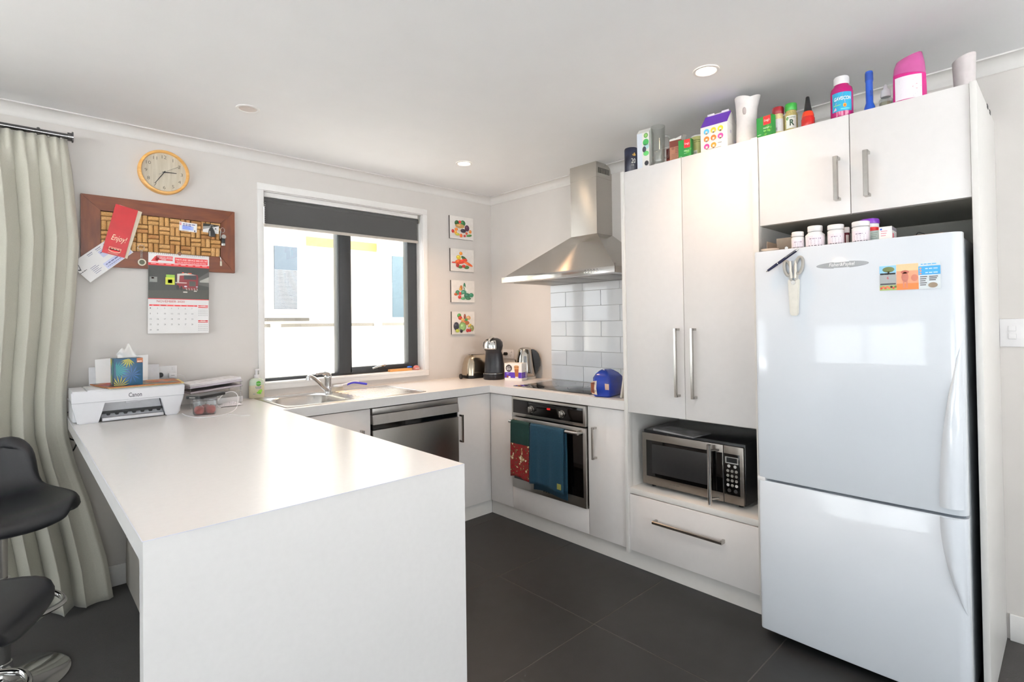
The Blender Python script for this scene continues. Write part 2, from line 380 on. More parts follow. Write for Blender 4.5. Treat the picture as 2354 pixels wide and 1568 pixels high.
def handle(parent, p, q, out, w=.013, d=.034):
    """bar handle from p to q standing off along out"""
    p, q, out = Vector(p), Vector(q), Vector(out).normalized(); ax = (q-p).normalized(); sd = ax.cross(out)
    g = G(); a, b = p+out*d, q+out*d
    prof = [(-w/2, -.004), (w/2, -.004), (w/2, .001), (w*.32, .0055), (-w*.32, .0055), (-w/2, .001)]
    g.rings([[c+sd*s+out*o for s, o in prof] for c in (a, b)])
    for c in (p+ax*.006, q-ax*.006):
        g.rings([[c+sd*s*w/2+ax*t*.0055+out*o for s, t in ((-1, -1), (1, -1), (1, 1), (-1, 1))] for o in (-.001, d)])
    return g.put('handle', 'nickel', parent, smooth=40)

XD = -.560   # door faces, right run
YD = -.610   # door faces, back run
gap = .0015
def unit(name, label, loc): return thing(name, label, 'cabinet', loc)
# -- back run
u = unit('base_cabinet', 'white sink base cabinet with one door between peninsula and dishwasher', (-1.72, -.3, 0))
G().box(-1.976, YD+.018, .10, -1.960, -.02, B-T).box(-1.492, YD+.018, .10, -1.476, -.02, B-T).box(-1.96, YD+.018, .10, -1.492, -.02, .116).box(-1.96, -.036, .116, -1.492, -.02, B-T).put('carcass', 'carcass', u)   # open box: the sink bowl hangs in it
d = G().box(-1.974, YD, .102, -1.478, YD+.017, .843, bev=.0008).put('door', 'door_white', u)
handle(d, (-1.538, YD, .549), (-1.538, YD, .730), (0, -1, 0))
u = unit('base_cabinet', 'white corner base cabinet door beside the dishwasher', (-.7, -.3, 0))
G().box(-.842, YD+.018, .10, -.02, -.02, B-T).put('carcass', 'carcass', u)
d = G().box(-.842, YD, .102, XD-.001, YD+.017, .843, bev=.0008).put('door', 'door_white', u)
handle(d, (-.829, YD, .549), (-.829, YD, .730), (0, -1, 0))
# -- right run
u = unit('base_cabinet', 'white blind corner filler panel left of the oven', (-.3, -.72, 0))
G().box(XD+.018, -.832, .10, -.02, YD-.001, B-T).put('carcass', 'carcass', u)
G().box(XD, -.831, .102, XD+.017, YD-.0015, .843, bev=.0008).put('filler_panel', 'door_white', u)
u = unit('base_cabinet', 'white oven housing with a plain panel under the built-in oven', (-.3, -1.15, 0))
G().box(-.54, -.8465, .10, -.02, -.834, B-T).box(-.54, -1.4745, .10, -.02, -1.487, B-T).box(-.54, -1.474, .10, -.02, -.847, .24).put('carcass', 'carcass', u)
G().box(XD, -1.4735, .102, XD+.017, -.8335, .246, bev=.0008).put('panel', 'door_white', u)
u = unit('base_cabinet', 'narrow white base cabinet between the oven and the tall pantry', (-.3, -1.6, 0))
G().box(XD+.018, -1.738, .10, -.02, -1.488, B-T).put('carcass', 'carcass', u)
d = G().box(XD, -1.737, .102, XD+.017, -1.4765, .843, bev=.0008).put('door', 'door_white', u)
handle(d, (XD, -1.533, .549), (XD, -1.533, .731), (-1, 0, 0))
# -- plinths
G().box(-1.95, -.582, 0, -.53, -.566, .10).put('kickboard', 'panel_white', loc=(-1.2, -.57, 0), label='white kickboard under the dishwasher run', cat='kickboard')
G().box(-.5285, YG1, 0, -.512, -.583, .10).put('kickboard', 'panel_white', loc=(-.52, -1.5, 0), label='long white kickboard under the oven and pantry run', cat='kickboard')
# -- peninsula cabinet backs onto the stools
u = unit('peninsula_cabinet', 'white cabinet body under the peninsula worktop with knee space beside the stools', (-2.27, -1.3, 0))
G().box(-2.56, PY+.043, .0, -2.02, -.012, B-T).put('carcass', M('knee_panel', '#b9b4ad', .5, var=.01), u)
for k in range(3):
    y0 = -.66-k*.475; G().box(-2.02, y0-.472, .102, -2.003, y0, .843, bev=.0008).put('door', 'door_white', u)
# -- tall pantry with the microwave nook
u = unit('tall_cabinet', 'tall white pantry cabinet with two long doors, open nook and bottom drawer', (-.3, -2.1, 0))
G().box(-DR, YT-.018, .088, -.5287, YT, ZT, bev=.0008).box(-.5287, YT-.018, .10, -.01, YT, ZT).put('gable', 'panel_white', u)
G().box(-DR, YG1, .088, -.5287, YG0, ZT, bev=.0008).box(-.5287, YG1, .10, -.01, YG0, ZT).put('gable', 'panel_white', u)
y0, y1 = YT-.018, YG0
G().box(XD+.018, y1, .845, -.01, y0, ZT-.001).box(-.03, y1, .1, -.01, y0, .845).box(XD+.018, y1, .10, -.03, y0, .40).put('carcass', 'carcass', u)
G().box(XD-.002, y1, .405, -.03, y0, .434, bev=.001).put('shelf', 'panel_white', u)
ym = -2.096
dl = G().box(XD-.008, ym+gap, .842, XD+.017, y0-gap, ZT-.0015, bev=.0008).put('door', 'door_white', u)
dr = G().box(XD-.008, y1+gap, .842, XD+.017, ym-gap, ZT-.0015, bev=.0008).put('door', 'door_white', u)
handle(dl, (XD-.008, -2.064, .952), (XD-.008, -2.064, 1.293), (-1, 0, 0), w=.016)
handle(dr, (XD-.008, -2.152, .951), (XD-.008, -2.152, 1.293), (-1, 0, 0), w=.016)
dd = G().box(XD-.006, y1+gap, .102, XD+.017, y0-gap, .401, bev=.0008).put('drawer', 'door_white', u)
handle(dd, (XD-.006, -1.917, .297), (XD-.006, -2.284, .297), (-1, 0, 0), w=.016)
# -- overhead cabinet and end panel round the fridge
u = unit('overhead_cabinet', 'white two-door cupboard above the fridge', (-.3, -2.83, 1.745))
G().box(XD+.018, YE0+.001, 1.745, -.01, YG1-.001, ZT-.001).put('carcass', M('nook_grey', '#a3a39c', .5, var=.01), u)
ym = -2.8225
dl = G().box(XD-.008, ym+gap, 1.7455, XD+.017, YG1-gap-.001, ZT-.0015, bev=.0008).put('door', 'door_white', u)
dr = G().box(XD-.008, YE0+gap, 1.7455, XD+.017, ym-gap, ZT-.0015, bev=.0008).put('door', 'door_white', u)
handle(dl, (XD-.008, -2.780, 1.802), (XD-.008, -2.780, 1.976), (-1, 0, 0), w=.018)
handle(dr, (XD-.008, -2.882, 1.800), (XD-.008, -2.882, 1.976), (-1, 0, 0), w=.018)
ep = thing('end_panel', 'full-height white end panel standing right of the fridge', 'panel', (-.29, -3.2, 0))
G().box(-DR, YE1, 0, -.001, YE0, ZT, bev=.001).put('board', 'panel_white', ep)
for x in (-.25, -.165): G().box(x-.016, YE1-.0015, ZT-.012, x+.016, YE1+.012, ZT+.004, bev=.0015).put('screw_cap', 'black_plastic', ep)
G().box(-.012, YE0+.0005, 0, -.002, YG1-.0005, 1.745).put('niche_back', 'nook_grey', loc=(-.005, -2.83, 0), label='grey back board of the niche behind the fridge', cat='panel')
# -- splashback tiles
M('wall_tile', '#e9ecf1', .07, var=.01, scale=4, bump=.05, bscale=14, coat=.4); M('tile_grout', '#cfcfd0', .8)
G().box(-.006, YT, B, 0, -.690, 1.6105).put('tile_bed', 'tile_grout', wall_right)
for r in range(7):
    z0 = .9035 if r == 0 else 1.012+(r-1)*.1084-.0; z1 = 1.012 if r == 0 else z0+.1084
    if r == 6: z1 = 1.6105
    e = -.690; off = .155 if r % 2 == 0 else .311
    ys = [e]; y = e-(.311 if r % 2 == 0 else .152)
    while y > YT: ys.append(y); y -= .3215
    ys.append(YT)
    for a, b in zip(ys, ys[1:]):
        if a-b < .02: continue
        G().box(-.0115, b+.0013, z0+.0013, -.002, a-.0013, z1-.0013, bev=.0012, seg=1).put('wall_tile', 'wall_tile', wall_right, smooth=40)
# -- sink
sk = thing('kitchen_sink', 'stainless steel sink with one bowl and a ribbed drainer under the window', 'sink', (-1.5, -.32, B))
def loop(x0, y0, x1, y1, r, z): return [(x, y, z) for x, y in rrect((x0+x1)/2, (y0+y1)/2, (x1-x0)/2, (y1-y0)/2, r)]
zt = B+.0035
G().rings([loop(-1.945, -.578, -1.062, -.062, .012, B+.0002), loop(-1.943, -.576, -1.064, -.064, .012, zt), loop(-1.935, -.568, -1.072, -.072, .012, zt), loop(-1.931, -.564, -1.076, -.076, .012, zt-.002)], cap0=False, cap1=False).put('rim', 'sink_steel', sk, smooth=60)
# plate between rim and bowl / drainer
bo = loop(-1.931, -.564, -1.535, -.076, .008, zt-.002)
G().rings([bo, loop(-1.922, -.545, -1.562, -.150, .10, zt-.002), loop(-1.918, -.541, -1.566, -.154, .10, zt-.010), loop(-1.905, -.528, -1.579, -.167, .095, .84), loop(-1.89, -.513, -1.594, -.182, .085, .755), loop(-1.85, -.473, -1.634, -.222, .06, .735)], cap0=False).put('bowl', 'sink_steel', sk, smooth=60)
G().cyl((-1.74, -.35, .7352), (-1.74, -.35, .738), .04).put('drain', 'chrome', sk)
dr = G().box(-1.535, -.564, B+.0002, -1.076, -.076, zt-.002).put('drainer', 'sink_steel', sk)
for k in range(9):
    y = -.51+k*.047; G().prism([(y-.0058, B+.0010), (y+.0058, B+.0010), (y+.0045, B+.0027), (y, B+.0036), (y-.0045, B+.0027)], 'x', -1.47, -1.13).put('rib', 'sink_steel', dr)
# ================================================================== APPLIANCES
# ---- built-in oven
ov = thing('oven', 'stainless steel built-in oven with black glass door and towels on its handle', 'oven', (-.3, -1.16, .25))
OY0, OY1, OX = -.850, -1.471, -.579
G().box(-.53, OY1+.006, .252, -.04, OY0-.006, .838).put('body', 'black_plastic', ov)
cp = G().box(OX, OY1, .722, -.53, OY0, .843, bev=.003).put('control_panel', 'steel_soft', ov)
G().box(OX-.002, -1.455, .741, OX+.004, -.866, .829, bev=.001).put('control_glass', 'oven_glass', cp)
for y in (-1.041, -1.300):
    k = G().cyl((OX-.001, y, .780), (OX-.008, y, .780), .022, n=28).cyl((OX-.008, y, .780), (OX-.020, y, .780), .019, .018, n=28).put('knob', 'nickel', cp)
    G().box(OX-.032, y-.006, .762, OX-.018, y+.006, .798, bev=.002).put('grip', 'nickel', k)
pr = Print((OX-.002, -1.17, .79), (0, -1, 0), (0, 0, 1)); pr.text('4:01', 0, 0, .013, '#ff2a2a'); pr.put('clock_display', cp, label='red glowing clock digits', local=False)
_M['print_ff2a2a'].node_tree.nodes['Principled BSDF'].inputs['Emission Color'].default_value = (1, .03, .03, 1); _M['print_ff2a2a'].node_tree.nodes['Principled BSDF'].inputs['Emission Strength'].default_value = 1.0
od = G().box(OX, OY1, .250, OX+.022, OY0, .714, bev=.003).put('door', 'steel_soft', ov)
G().box(OX-.002, -1.452, .310, OX+.006, -.868, .692, bev=.001).put('window', 'oven_glass', od)
pr = Print((OX, -1.16, .275), (0, -1, 0), (0, 0, 1)); pr.bar(-.03, 0, .06, .010, '#4a4845'); pr.put('maker_mark', od, local=False)
oh = G().cyl((OX-.042, -.870, .688), (OX-.042, -1.451, .688), .0105, n=20).put('handle', 'nickel', od)
for y in (-.883, -1.438): G().cyl((OX, y, .688), (OX-.042, y, .688), .014, .012, n=18).put('handle_post', 'nickel', od)

# ---- towels on the oven handle
def towel(name, label, y0, y1, zf, zb, mats, bands, wav, par=None):
    """cloth folded over the bar: front drop to zf, back drop to zb; bands: (z, material index)"""
    r = thing(name, label, 'towel', (OX-.042, (y0+y1)/2, .6885))
    g = G(); rows = []; bar = (OX-.042, .6885); R = .0135
    path = [(OX-.026, zb+(.672-zb)*t/5) for t in range(6)]+[(bar[0]+R*math.cos(a), bar[1]+R*math.sin(a)) for a in [PI*i/8 for i in range(9)]]+[(bar[0]-R-.001, .68-(.68-zf)*t/22) for t in range(1, 23)]
    ny = 18; mi = []
    for i, (x, z) in enumerate(path):
        front = i > 14; dz = .688-z; row = []
        for j in range(ny+1):
            s = j/ny; y = y0+(y1-y0)*s
            w = wav*math.sin(s*9+1.3)*min(1, dz*4) if front else 0
            sag = .008*math.sin(s*5)*(1 if z < zf+.03 else 0)
            row.append((x-(abs(w)+.004*dz if front else 0), y+(y1-y0)*.03*dz*(s-.5), z+sag))
        rows.append(row)
    V = [[g.b.verts.new(p) for p in r_] for r_ in rows]
    for i in range(len(V)-1):
        z = path[i+1][1]
        for j in range(ny): 
            f = g.b.faces.new((V[i][j], V[i][j+1], V[i+1][j+1], V[i+1][j]))
            mz = 0
            if i > 13:
                for zz, k in bands:
                    if z < zz: mz = k
            elif i < 12 and bands: mz = bands[0][1] if i > 5 and i < 9 and False else 0
            f.material_index = mz
    g.put('cloth', mats, r, solid=.003, smooth=80, recalc=False); return r
M('towel_green', '#0e332f', .9, var=.12, scale=200, bump=.4, bscale=500); M('towel_teal', '#163c50', .9, var=.12, scale=160, bump=.5, bscale=450)
def print_cloth(name):
    m = M(name, '#8e1a1c', .85, scale=26, bump=.3); r = m.node_tree.nodes['Color Ramp'].color_ramp
    m.node_tree.nodes['Noise Texture'].inputs['Scale'].default_value = 38
    r.interpolation = 'CONSTANT'
    for e, (p, c) in zip([r.elements[0], r.elements[1]], ((0, '#861a1c'), (.52, '#761214'))): e.position = p; e.color = (*lin(c), 1)
    for p, c in ((.57, '#6b5a3a'), (.61, '#b99b6a'), (.655, '#dcd6c6'), (.36, '#5c4330')): e = r.elements.new(p); e.color = (*lin(c), 1)
    e = r.elements.new(.40); e.color = (*lin('#861a1c'), 1)
    return m
print_cloth('print_rooster')
mt = towel('oven_mitt', 'dark green double oven glove with red patterned pocket over the oven handle', -.8985, -1.066, .342, .50, ['towel_green', 'print_rooster'], [(.545, 1)], .004)
towel('tea_towel', 'teal blue tea towel hanging on the oven handle beside the green glove', -1.075, -1.352, .330, .285, ['towel_teal'], [], .008)
pr = Print((OX-.0685, -1.322, .345), (0, -1, 0), (0, 0, 1)); pr.rect(-.016, 0, .016, .034, '#8a8a45')
pr.put('woven_tag', [o for o in C.objects if o.name == 'tea_towel'][0], local=False)

# ---- ceramic cooktop
ck = thing('cooktop', 'black ceramic cooktop set in the worktop below the rangehood', 'cooktop', (-.28, -1.12, B))
G().box(-.511, -1.452, B+.0002, -.062, -.798, B+.006, bev=.001).put('glass', 'black_gloss', ck)
G().box(-.514, -1.455, B+.0001, -.059, -.795, B+.0035, bev=.001).put('trim', 'steel_soft', ck)
pr = Print((0, 0, B+.006), (1, 0, 0), (0, 1, 0))
for x, y, r in ((-.38, -.97, .09), (-.38, -1.28, .075), (-.17, -.97, .07), (-.17, -1.28, .09)):
    for k in range(40):
        a, b = 2*PI*k/40, 2*PI*(k+1)/40; pr.face([(x+r*math.cos(a), y+r*math.sin(a)), (x+r*math.cos(b), y+r*math.sin(b)), (x+(r-.0015)*math.cos(b), y+(r-.0015)*math.sin(b)), (x+(r-.0015)*math.cos(a), y+(r-.0015)*math.sin(a))], '#3a3a3c')
pr.put('zone_rings', ck, local=False)

# ---- rangehood
rh = thing('rangehood', 'stainless steel canopy rangehood with square chimney over the cooktop', 'rangehood', (-.25, -1.16, 1.61))
HY0, HY1, HX = -.680, -1.642, -.50
CY0, CY1, CX = -1.040, -1.265, -.172
cz = 1.918
hd = G()
lo = [(HX+.004, HY0-.03), (0, HY0-.03), (0, HY1+.03), (HX+.004, HY1+.03)]
hi = [(CX, CY0), (0, CY0), (0, CY1), (CX, CY1)]
hd.rings([[(HX+.012, HY0-.012, 1.650), (-.001, HY0-.012, 1.650), (-.001, HY1+.012, 1.650), (HX+.012, HY1+.012, 1.650)], [(CX, CY0, cz), (-.001, CY0, cz), (-.001, CY1, cz), (CX, CY1, cz)]])
hd.put('canopy', 'steel', rh, smooth=0)
G().box(HX, HY1, 1.611, -.001, HY0, 1.6495, bev=.0015).put('front_band', M('steel_bright', '#c4c2bf', .2, 1, var=.04, scale=30, stretch=(1, 1, 40)), rh)
G().box(CX+.001, CY1+.001, cz-.004, -.001, CY0-.001, 2.30).put('chimney', 'steel', rh, smooth=0)
cove = [(-.0626, HC-.0005), (-.0626, HC-.0065)]+[(-(.0106+.046*(1-math.cos(a))), HC-.0505+.044*math.sin(a)) for a in [PI/2*i/7 for i in range(7, 0, -1)]]+[(-.0106, HC-.0505), (-.0066, HC-.0575), (-.001, HC-.0575)]
ch2 = G().prism([(CX, 2.296), (CX, HC-.0005)]+cove+[(-.001, 2.296)], 'y', CY1, CY0).put('chimney_sleeve', 'steel', rh, smooth=0)
for k in range(11): G().box(-.150+k*.0115, CY1-.0006, 2.325, -.1445+k*.0115, CY1+.002, 2.362).put('vent_slot', 'black_plastic', ch2, smooth=0)
for k in range(5):
    y = -1.425-k*.022; bt = G().box(HX-.004, y-.008, 1.622, HX+.002, y+.008, 1.632, bev=.0015).put('button', 'chrome', rh)
    G().box(HX-.0006, y-.002, 1.637, HX+.002, y+.002, 1.641).put('button_mark', 'black_plastic', rh, smooth=0)
G().box(HX-.001, HY1+.0, 1.611, HX+.003, HY1+.004, 1.664).put('end_cap', 'chrome', rh)
M('filter_mesh', '#8d8a86', .4, 1, var=.4, scale=900)
for k in range(3):
    y = -.74-k*.28; G().box(-.44, y-.27, 1.6085, -.08, y, 1.612, bev=.001).put('grease_filter', 'filter_mesh', rh)

# ---- dishwasher
dw = thing('dishwasher', 'stainless steel dishwasher under the worktop beside the sink', 'dishwasher', (-1.16, -.3, 0))
DX_0, DX_1 = -1.472, -.847
G().box(DX_0, YD+.02, .10, DX_1, -.03, .842).put('body', 'black_plastic', dw)
G().box(DX_0+.002, YD-.010, .809, DX_1-.002, YD+.02, .843, bev=.001).put('top_trim', 'steel_soft', dw)
pn = G().prism([(YD+.02, .806), (YD-.014, .806), (YD-.022, .750), (YD+.02, .750)], 'x', DX_0+.002, DX_1-.002, bev=.0015).put('control_panel', M('dish_panel', '#b6b3af', .32, .9, var=.04, scale=30), dw)
pr = Print((-1.16, YD-.0148, .750), (1, 0, 0), (0, .008, .056))
pr.rect(-.17, .30, -.05, .72, '#2c2d30'); pr.text('BLANCO', .035, .42, .012/.056, '#1c1b1a', w=.052, bold=.02)
for i in range(4):
    for u in (.17, .183): pr.rect(u, .2+i*.18, u+.003, .26+i*.18, '#4a4845')
    pr.rect(.145, .2+i*.18, .163, .23+i*.18, '#8d8a86'); pr.rect(.192, .2+i*.18, .215, .23+i*.18, '#8d8a86')
for i in range(3): pr.rect(.235, .26+i*.2, .238, .32+i*.2, '#4a4845')
for i in range(2): pr.rect(.262, .5+i*.2, .265, .56+i*.2, '#4a4845')
pr.up().text('88', -.155, .42, .22, '#55585c', w=.02); pr.put('panel_print', pn, local=False)
G().box(DX_0+.006, YD-.004, .719, DX_1-.006, YD+.02, .751).put('grip_recess', 'black_gloss', dw)
G().box(DX_0+.003, YD-.018, .102, DX_1-.003, YD+.018, .718, bev=.003).put('door', M('dish_steel', '#8f8b86', .33, 1, var=.06, scale=30, stretch=(40, 1, 1)), dw)

# ---- fridge freezer
fr = thing('fridge_freezer', 'white two-door fridge freezer with a curved side grip', 'fridge', (-.36, -2.83, 0))
FY0, FY1, FX = -2.494, -3.170, -.700
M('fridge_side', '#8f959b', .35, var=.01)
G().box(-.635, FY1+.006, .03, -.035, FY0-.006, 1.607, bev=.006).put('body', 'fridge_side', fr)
def fdoor(z0, z1, nm):
    # plan outline: slightly bowed front, well rounded right edge
    pl = [(-.638, FY0), (-.68, FY0)]
    for i in range(5): a = PI/2*i/4; pl.append((FX+.014-.014*math.sin(a), FY0-.014+.014*math.cos(a)))
    for i in range(1, 8): t = i/8; pl.append((FX-.006*math.sin(PI*t), FY0-.014+(FY1+.034-FY0+.014)*t))
    for i in range(7): a = PI/2*i/6; pl.append((FX+.034-.034*math.cos(a), FY1+.034-.034*math.sin(a)))
    pl += [(-.638, FY1)]
    g = G(); n = len(pl); ins = [(x*.0+(-.66+(x+.66)*.93 if x < -.66 else x), y) for x, y in pl]
    R = [[(x, y, z) for x, y in p] for p, z in ((ins, z0), (pl, z0+.006), (pl, z1-.006), (ins, z1))]
    return g.rings(R).put(nm, 'white_gloss', fr, smooth=35)
du = fdoor(.668, 1.615, 'upper_door'); dl = fdoor(.040, .658, 'lower_door')
G().box(-.632, FY1+.01, .655, -.66, FY0-.01, .672).put('gasket', M('gasket_grey', '#69707a', .6), fr)
G().box(-.60, FY1+.02, .0, -.10, FY0-.02, .032).put('plinth', 'black_plastic', fr)
for y in (FY0-.06, FY1+.06): G().cyl((-.62, y, 0), (-.62, y, .042), .018).put('foot', 'black_plastic', fr)
def grip(z_tip, z_in, parent):
    n = 18; L_, R_ = [], []
    g = G(); rows = []
    for i in range(n+1):
        t = i/n; z = z_tip+(z_in-z_tip)*t; w = .067*math.sin(PI/2*min(1, t*1.02))**.85
        yR = FY1+.006; yL = yR+max(.001, w)
        row = []
        for k in range(7):
            s = k/6; y = yL+(yR-yL)*s; h = .011*math.sin(PI*min(1, s*1.0))**.6*min(1, w/.03) if 0 < k < 6 else -.003
            yb = FY1+.034
            base = FX-.0045 if y > yb else FX+.034-math.sqrt(max(0, .034**2-(yb-y)**2))
            row.append((base-h, y, z))
        rows.append(row)
    g.rings(rows, closed=False)
    return g.put('handle_grip', 'white_gloss', parent, smooth=60)
grip(1.248, .690, du); grip(.338, .657, dl)
pr = Print((FX-.0056, -2.823, 1.533), (0, -1, 0), (0, 0, 1)); pr.ell(0, 0, .087, .0125, '#8d9094', 40).up().ell(0, 0, .085, .0108, '#a3a6aa', 40).up().text('Fisher&Paykel', 0, -.004, .0125, '#ffffff', w=.085, al='c', shear=.2)
pr.put('badge', du, local=False)
G().box(-.655, FY0+.002, .655, -.70, FY0-.03, .672, bev=.002).put('hinge', 'white_plastic', fr)

# ---- microwave
mw = thing('microwave', 'black and stainless microwave oven in the pantry nook', 'microwave', (-.3, -2.07, .434))
MY0, MY1, MX, MZ0, MZ1 = -1.793, -2.348, -.490, .449, .742
G().box(MX+.016, MY1, MZ0, -.10, MY0, MZ1, bev=.006).put('case', 'black_satin', mw)
yd = -2.246
fd = G().box(MX, yd+.001, MZ0+.004, MX+.017, MY0, MZ1-.014, bev=.003).put('door', M('micro_steel', '#8f8983', .3, 1, var=.05, scale=40, stretch=(1, 1, 30)), mw)
G().box(MX-.0015, yd+.003, .497, MX+.006, MY0-.026, .690, bev=.001).put('door_glass', 'oven_glass', fd)
G().box(MX-.0022, -2.175, .517, MX+.006, MY0-.062, .672, bev=.0005).put('screen_mesh', M('screen_mesh', '#2a2a2b', .3, var=.3, scale=1500), fd)
pr = Print((MX-.0002, -1.985, .474), (0, -1, 0), (0, 0, 1)); pr.bar(-.03, 0, .06, .010, '#7a736d'); pr.put('maker_mark', fd, local=False)
hb = G().cyl((MX-.042, -2.196, .437), (MX-.042, -2.196, .728), .0105, n=20).put('handle', 'chrome', fd)
for z in (.467, .700): G().cyl((MX, -2.222, z), (MX-.042, -2.196, z), .006, n=12).put('handle_post', 'chrome', fd)
cp = G().box(MX, MY1+.004, MZ0+.004, MX+.017, yd-.001, MZ1-.014, bev=.004).put('control_panel', 'micro_steel', mw)
G().box(MX-.001, MY1+.022, .495, MX+.004, yd-.0025, .690, bev=.001).put('keypad', 'black_gloss', cp)
pr = Print((MX-.001, -2.287, .592), (0, -1, 0), (0, 0, 1))
pr.rect(-.031, .052, .033, .084, '#a9a8a6').up().rect(-.025, .057, .027, .080, '#15181b')
pr.put('display', cp, local=False)
def key(y, z, r, c): G().cyl((MX-.0005, y, z), (MX-.0025, y, z), r, n=16).put('key', M('key_'+c, '#'+c, .35), cp)
for y in (-2.274, -2.304): key(y, .632, .0075, 'c9c8c6')
for r_ in range(4):
    for k in range(3): key(-2.2685-k*.0205, .609-r_*.0225, .0072, ('c9c8c6' if r_ == 3 and k != 1 else '8e8c88'))
for y in (-2.274, -2.305): key(y, .516, .0088, '3a3b3d')
for y in (MY0-.04, MY1+.04):
    for x in (MX+.05, -.14): G().cyl((x, y, .434), (x, y, .450), .012).put('foot', 'black_plastic', mw)
bk = thing('booklet', 'grey glossy booklet lying on top of the microwave', 'booklet', (-.40, -2.0, MZ1))
ca, sa_ = math.cos(-.12), math.sin(-.12)
def bp(u, v, w): return (-.42+u*ca-v*sa_, -1.985+u*sa_+v*ca, MZ1+w)
G().rings([[bp(*p) for p in ((-.075, -.13, .0005), (.075, -.13, .0005), (.075, .12, .0005), (-.075, .12, .001))], [bp(*p) for p in ((-.075, -.13, .005), (.075, -.13, .005), (.075, .12, .006), (-.075, .12, .012))]]).put('pages', M('booklet_grey', '#98989b', .25, var=.3, scale=12), bk, smooth=0)
# ================================================================== WALL THINGS, BLIND, CURTAIN, LIGHTS
# ---- roller blind
bl = thing('roller_blind', 'charcoal roller blind half raised in the kitchen window', 'blind', (-1.28, .03, 2.0))
G().box(-1.846, .028, 1.970, -.728, .030, 2.138).put('fabric', M('blind_charcoal', '#464646', .8, var=.06, scale=400), bl)
G().cyl((-1.85, .042, 2.121), (-.722, .042, 2.121), .018, n=20).put('roller', 'blind_charcoal', bl)
G().box(-1.852, .020, 1.953, -.722, .038, 1.972, bev=.004).put('bottom_bar', M('bar_grey', '#b9b3ac', .4), bl)
G().box(-1.8575, .016, 2.105, -1.851, .062, 2.165, bev=.001).box(-.7225, .016, 2.105, -.716, .062, 2.165, bev=.001).put('bracket', 'nickel', bl)
G().box(-1.850, .022, 2.140, -.724, .062, 2.1678, bev=.002).put('headrail', 'trim_paint', bl)
g = G()
for k in range(86): g.ball((-1.845, .018, 2.10-k*.0115), .0022, n=6)
g.put('bead_chain', M('bead', '#d8d8d8', .3), bl)
# ---- curtain and rail
cr = thing('curtain_rail', 'brushed metal curtain rail with a flanged end above the sliding door', 'curtain rail', (-3.4, -.10, 2.262))
G().cyl((-5.5, -.10, 2.262), (-2.79, -.10, 2.262), .013, n=20).put('pole', M('rail_metal', '#6f6f70', .25, 1, var=.03), cr)
G().cyl((-2.795, -.10, 2.262), (-2.775, -.10, 2.262), .020, n=24).cyl((-2.779, -.10, 2.262), (-2.773, -.10, 2.262), .026, n=24).put('finial', 'rail_metal', cr)
for x in (-2.90, -4.2, -5.4): G().cyl((x, -.10, 2.275), (x, 0, 2.275), .007).cyl((x, -.006, 2.275), (x, 0, 2.275), .02).put('bracket', 'rail_metal', cr)
M('curtain_linen', '#c0beb2', .85, var=.05, scale=300, bump=.25, bscale=700, sheen=.3)
ct = thing('curtain', 'grey-green lined curtain hanging in folds beside the cork board', 'curtain', (-3.1, -.15, .01))
g = G(); nz, nx = 60, 300; rows = []
def lerp_tab(tab, z):
    for (a, va), (b, vb) in zip(tab, tab[1:]):
        if a >= z >= b: return va+(vb-va)*((a-z)/(a-b))
    return tab[-1][1]
edge = [(2.26, -2.800), (2.10, -2.783), (1.75, -2.757), (1.40, -2.775), (1.10, -2.800), (1.0, -2.806), (.84, -2.802), (.7, -2.775), (.5, -2.72), (.2, -2.655), (.0, -2.63)]
for i in range(nz+1):
    t = i/nz; z = 2.247-(2.247-.012)*t; xr = lerp_tab(edge, z); xl = -3.62
    row = []
    for j in range(nx+1):
        s = j/nx; n_f = 9
        sw = s+(.012+.012*t)*math.sin(2*PI*2.3*s+1.2*t)+.010*math.sin(2*PI*5.1*s+1+2.1*t)*t
        ph = 2*PI*n_f*sw+.7*math.sin(2.6*t+4*s)*t
        amp = (.017+.013*sm(0, .12, t)+.018*sm(.3, 1, t))*(.75+.30*math.sin(17*s+1)+.25*math.sin(29*s+3*t))
        top = sm(.0, .09, t)
        w = math.sin(ph); w = w*top+(1-top)*math.sin(2*ph)*.8
        y = -.105-.06*sm(.35, 1, t)-.035*sm(.75, 1, t)*s-amp*w
        x = xl+(xr-xl)*(s+.007*math.sin(2*ph)*(.4+.6*top))
        if s > .985: y += (.05)*(s-.985)/.015*.6
        hem = .012*math.sin(5*s+1)*max(0, (t-.95)/.05)
        row.append((x, min(y, -.030), z+abs(hem)))
    rows.append(row)
g.rings(rows, closed=False).put('drape', 'curtain_linen', ct, solid=.003, smooth=180)
g = G()
for k in range(18): x = -3.6+k*.046; g.cyl((x, -.10, 2.242), (x, -.10, 2.250), .006, n=8)
g.put('hooks', 'nickel', ct)
# ---- wall clock
CC = Vector((-2.385, 0, 2.180)); CR = .119
ck = thing('wall_clock', 'round pale wood wall clock with dark hands above the cork board', 'clock', CC)
wood('clock_rim', '#c9954f', '#dcae6b', .35); wood('clock_face', '#b7ad9a', '#cbc3b3', .55, 5, (14, 1, 1.2))
g = G(); prof = [(CR, 0), (CR, -.036), (CR-.004, -.040), (CR-.012, -.040), (CR-.015, -.034), (CR-.015, -.026)]
g.rings([[(CC.x+r*math.cos(2*PI*i/64), y-.0005, CC.z+r*math.sin(2*PI*i/64)) for i in range(64)] for r, y in prof], cap0=True, cap1=False).put('rim', 'clock_rim', ck, smooth=50)
G().cyl((CC.x, -.0275, CC.z), (CC.x, -.024, CC.z), CR-.014, n=64).put('dial', 'clock_face', ck)
pr = Print((CC.x, -.0276, CC.z), (1, 0, 0), (0, 0, 1))
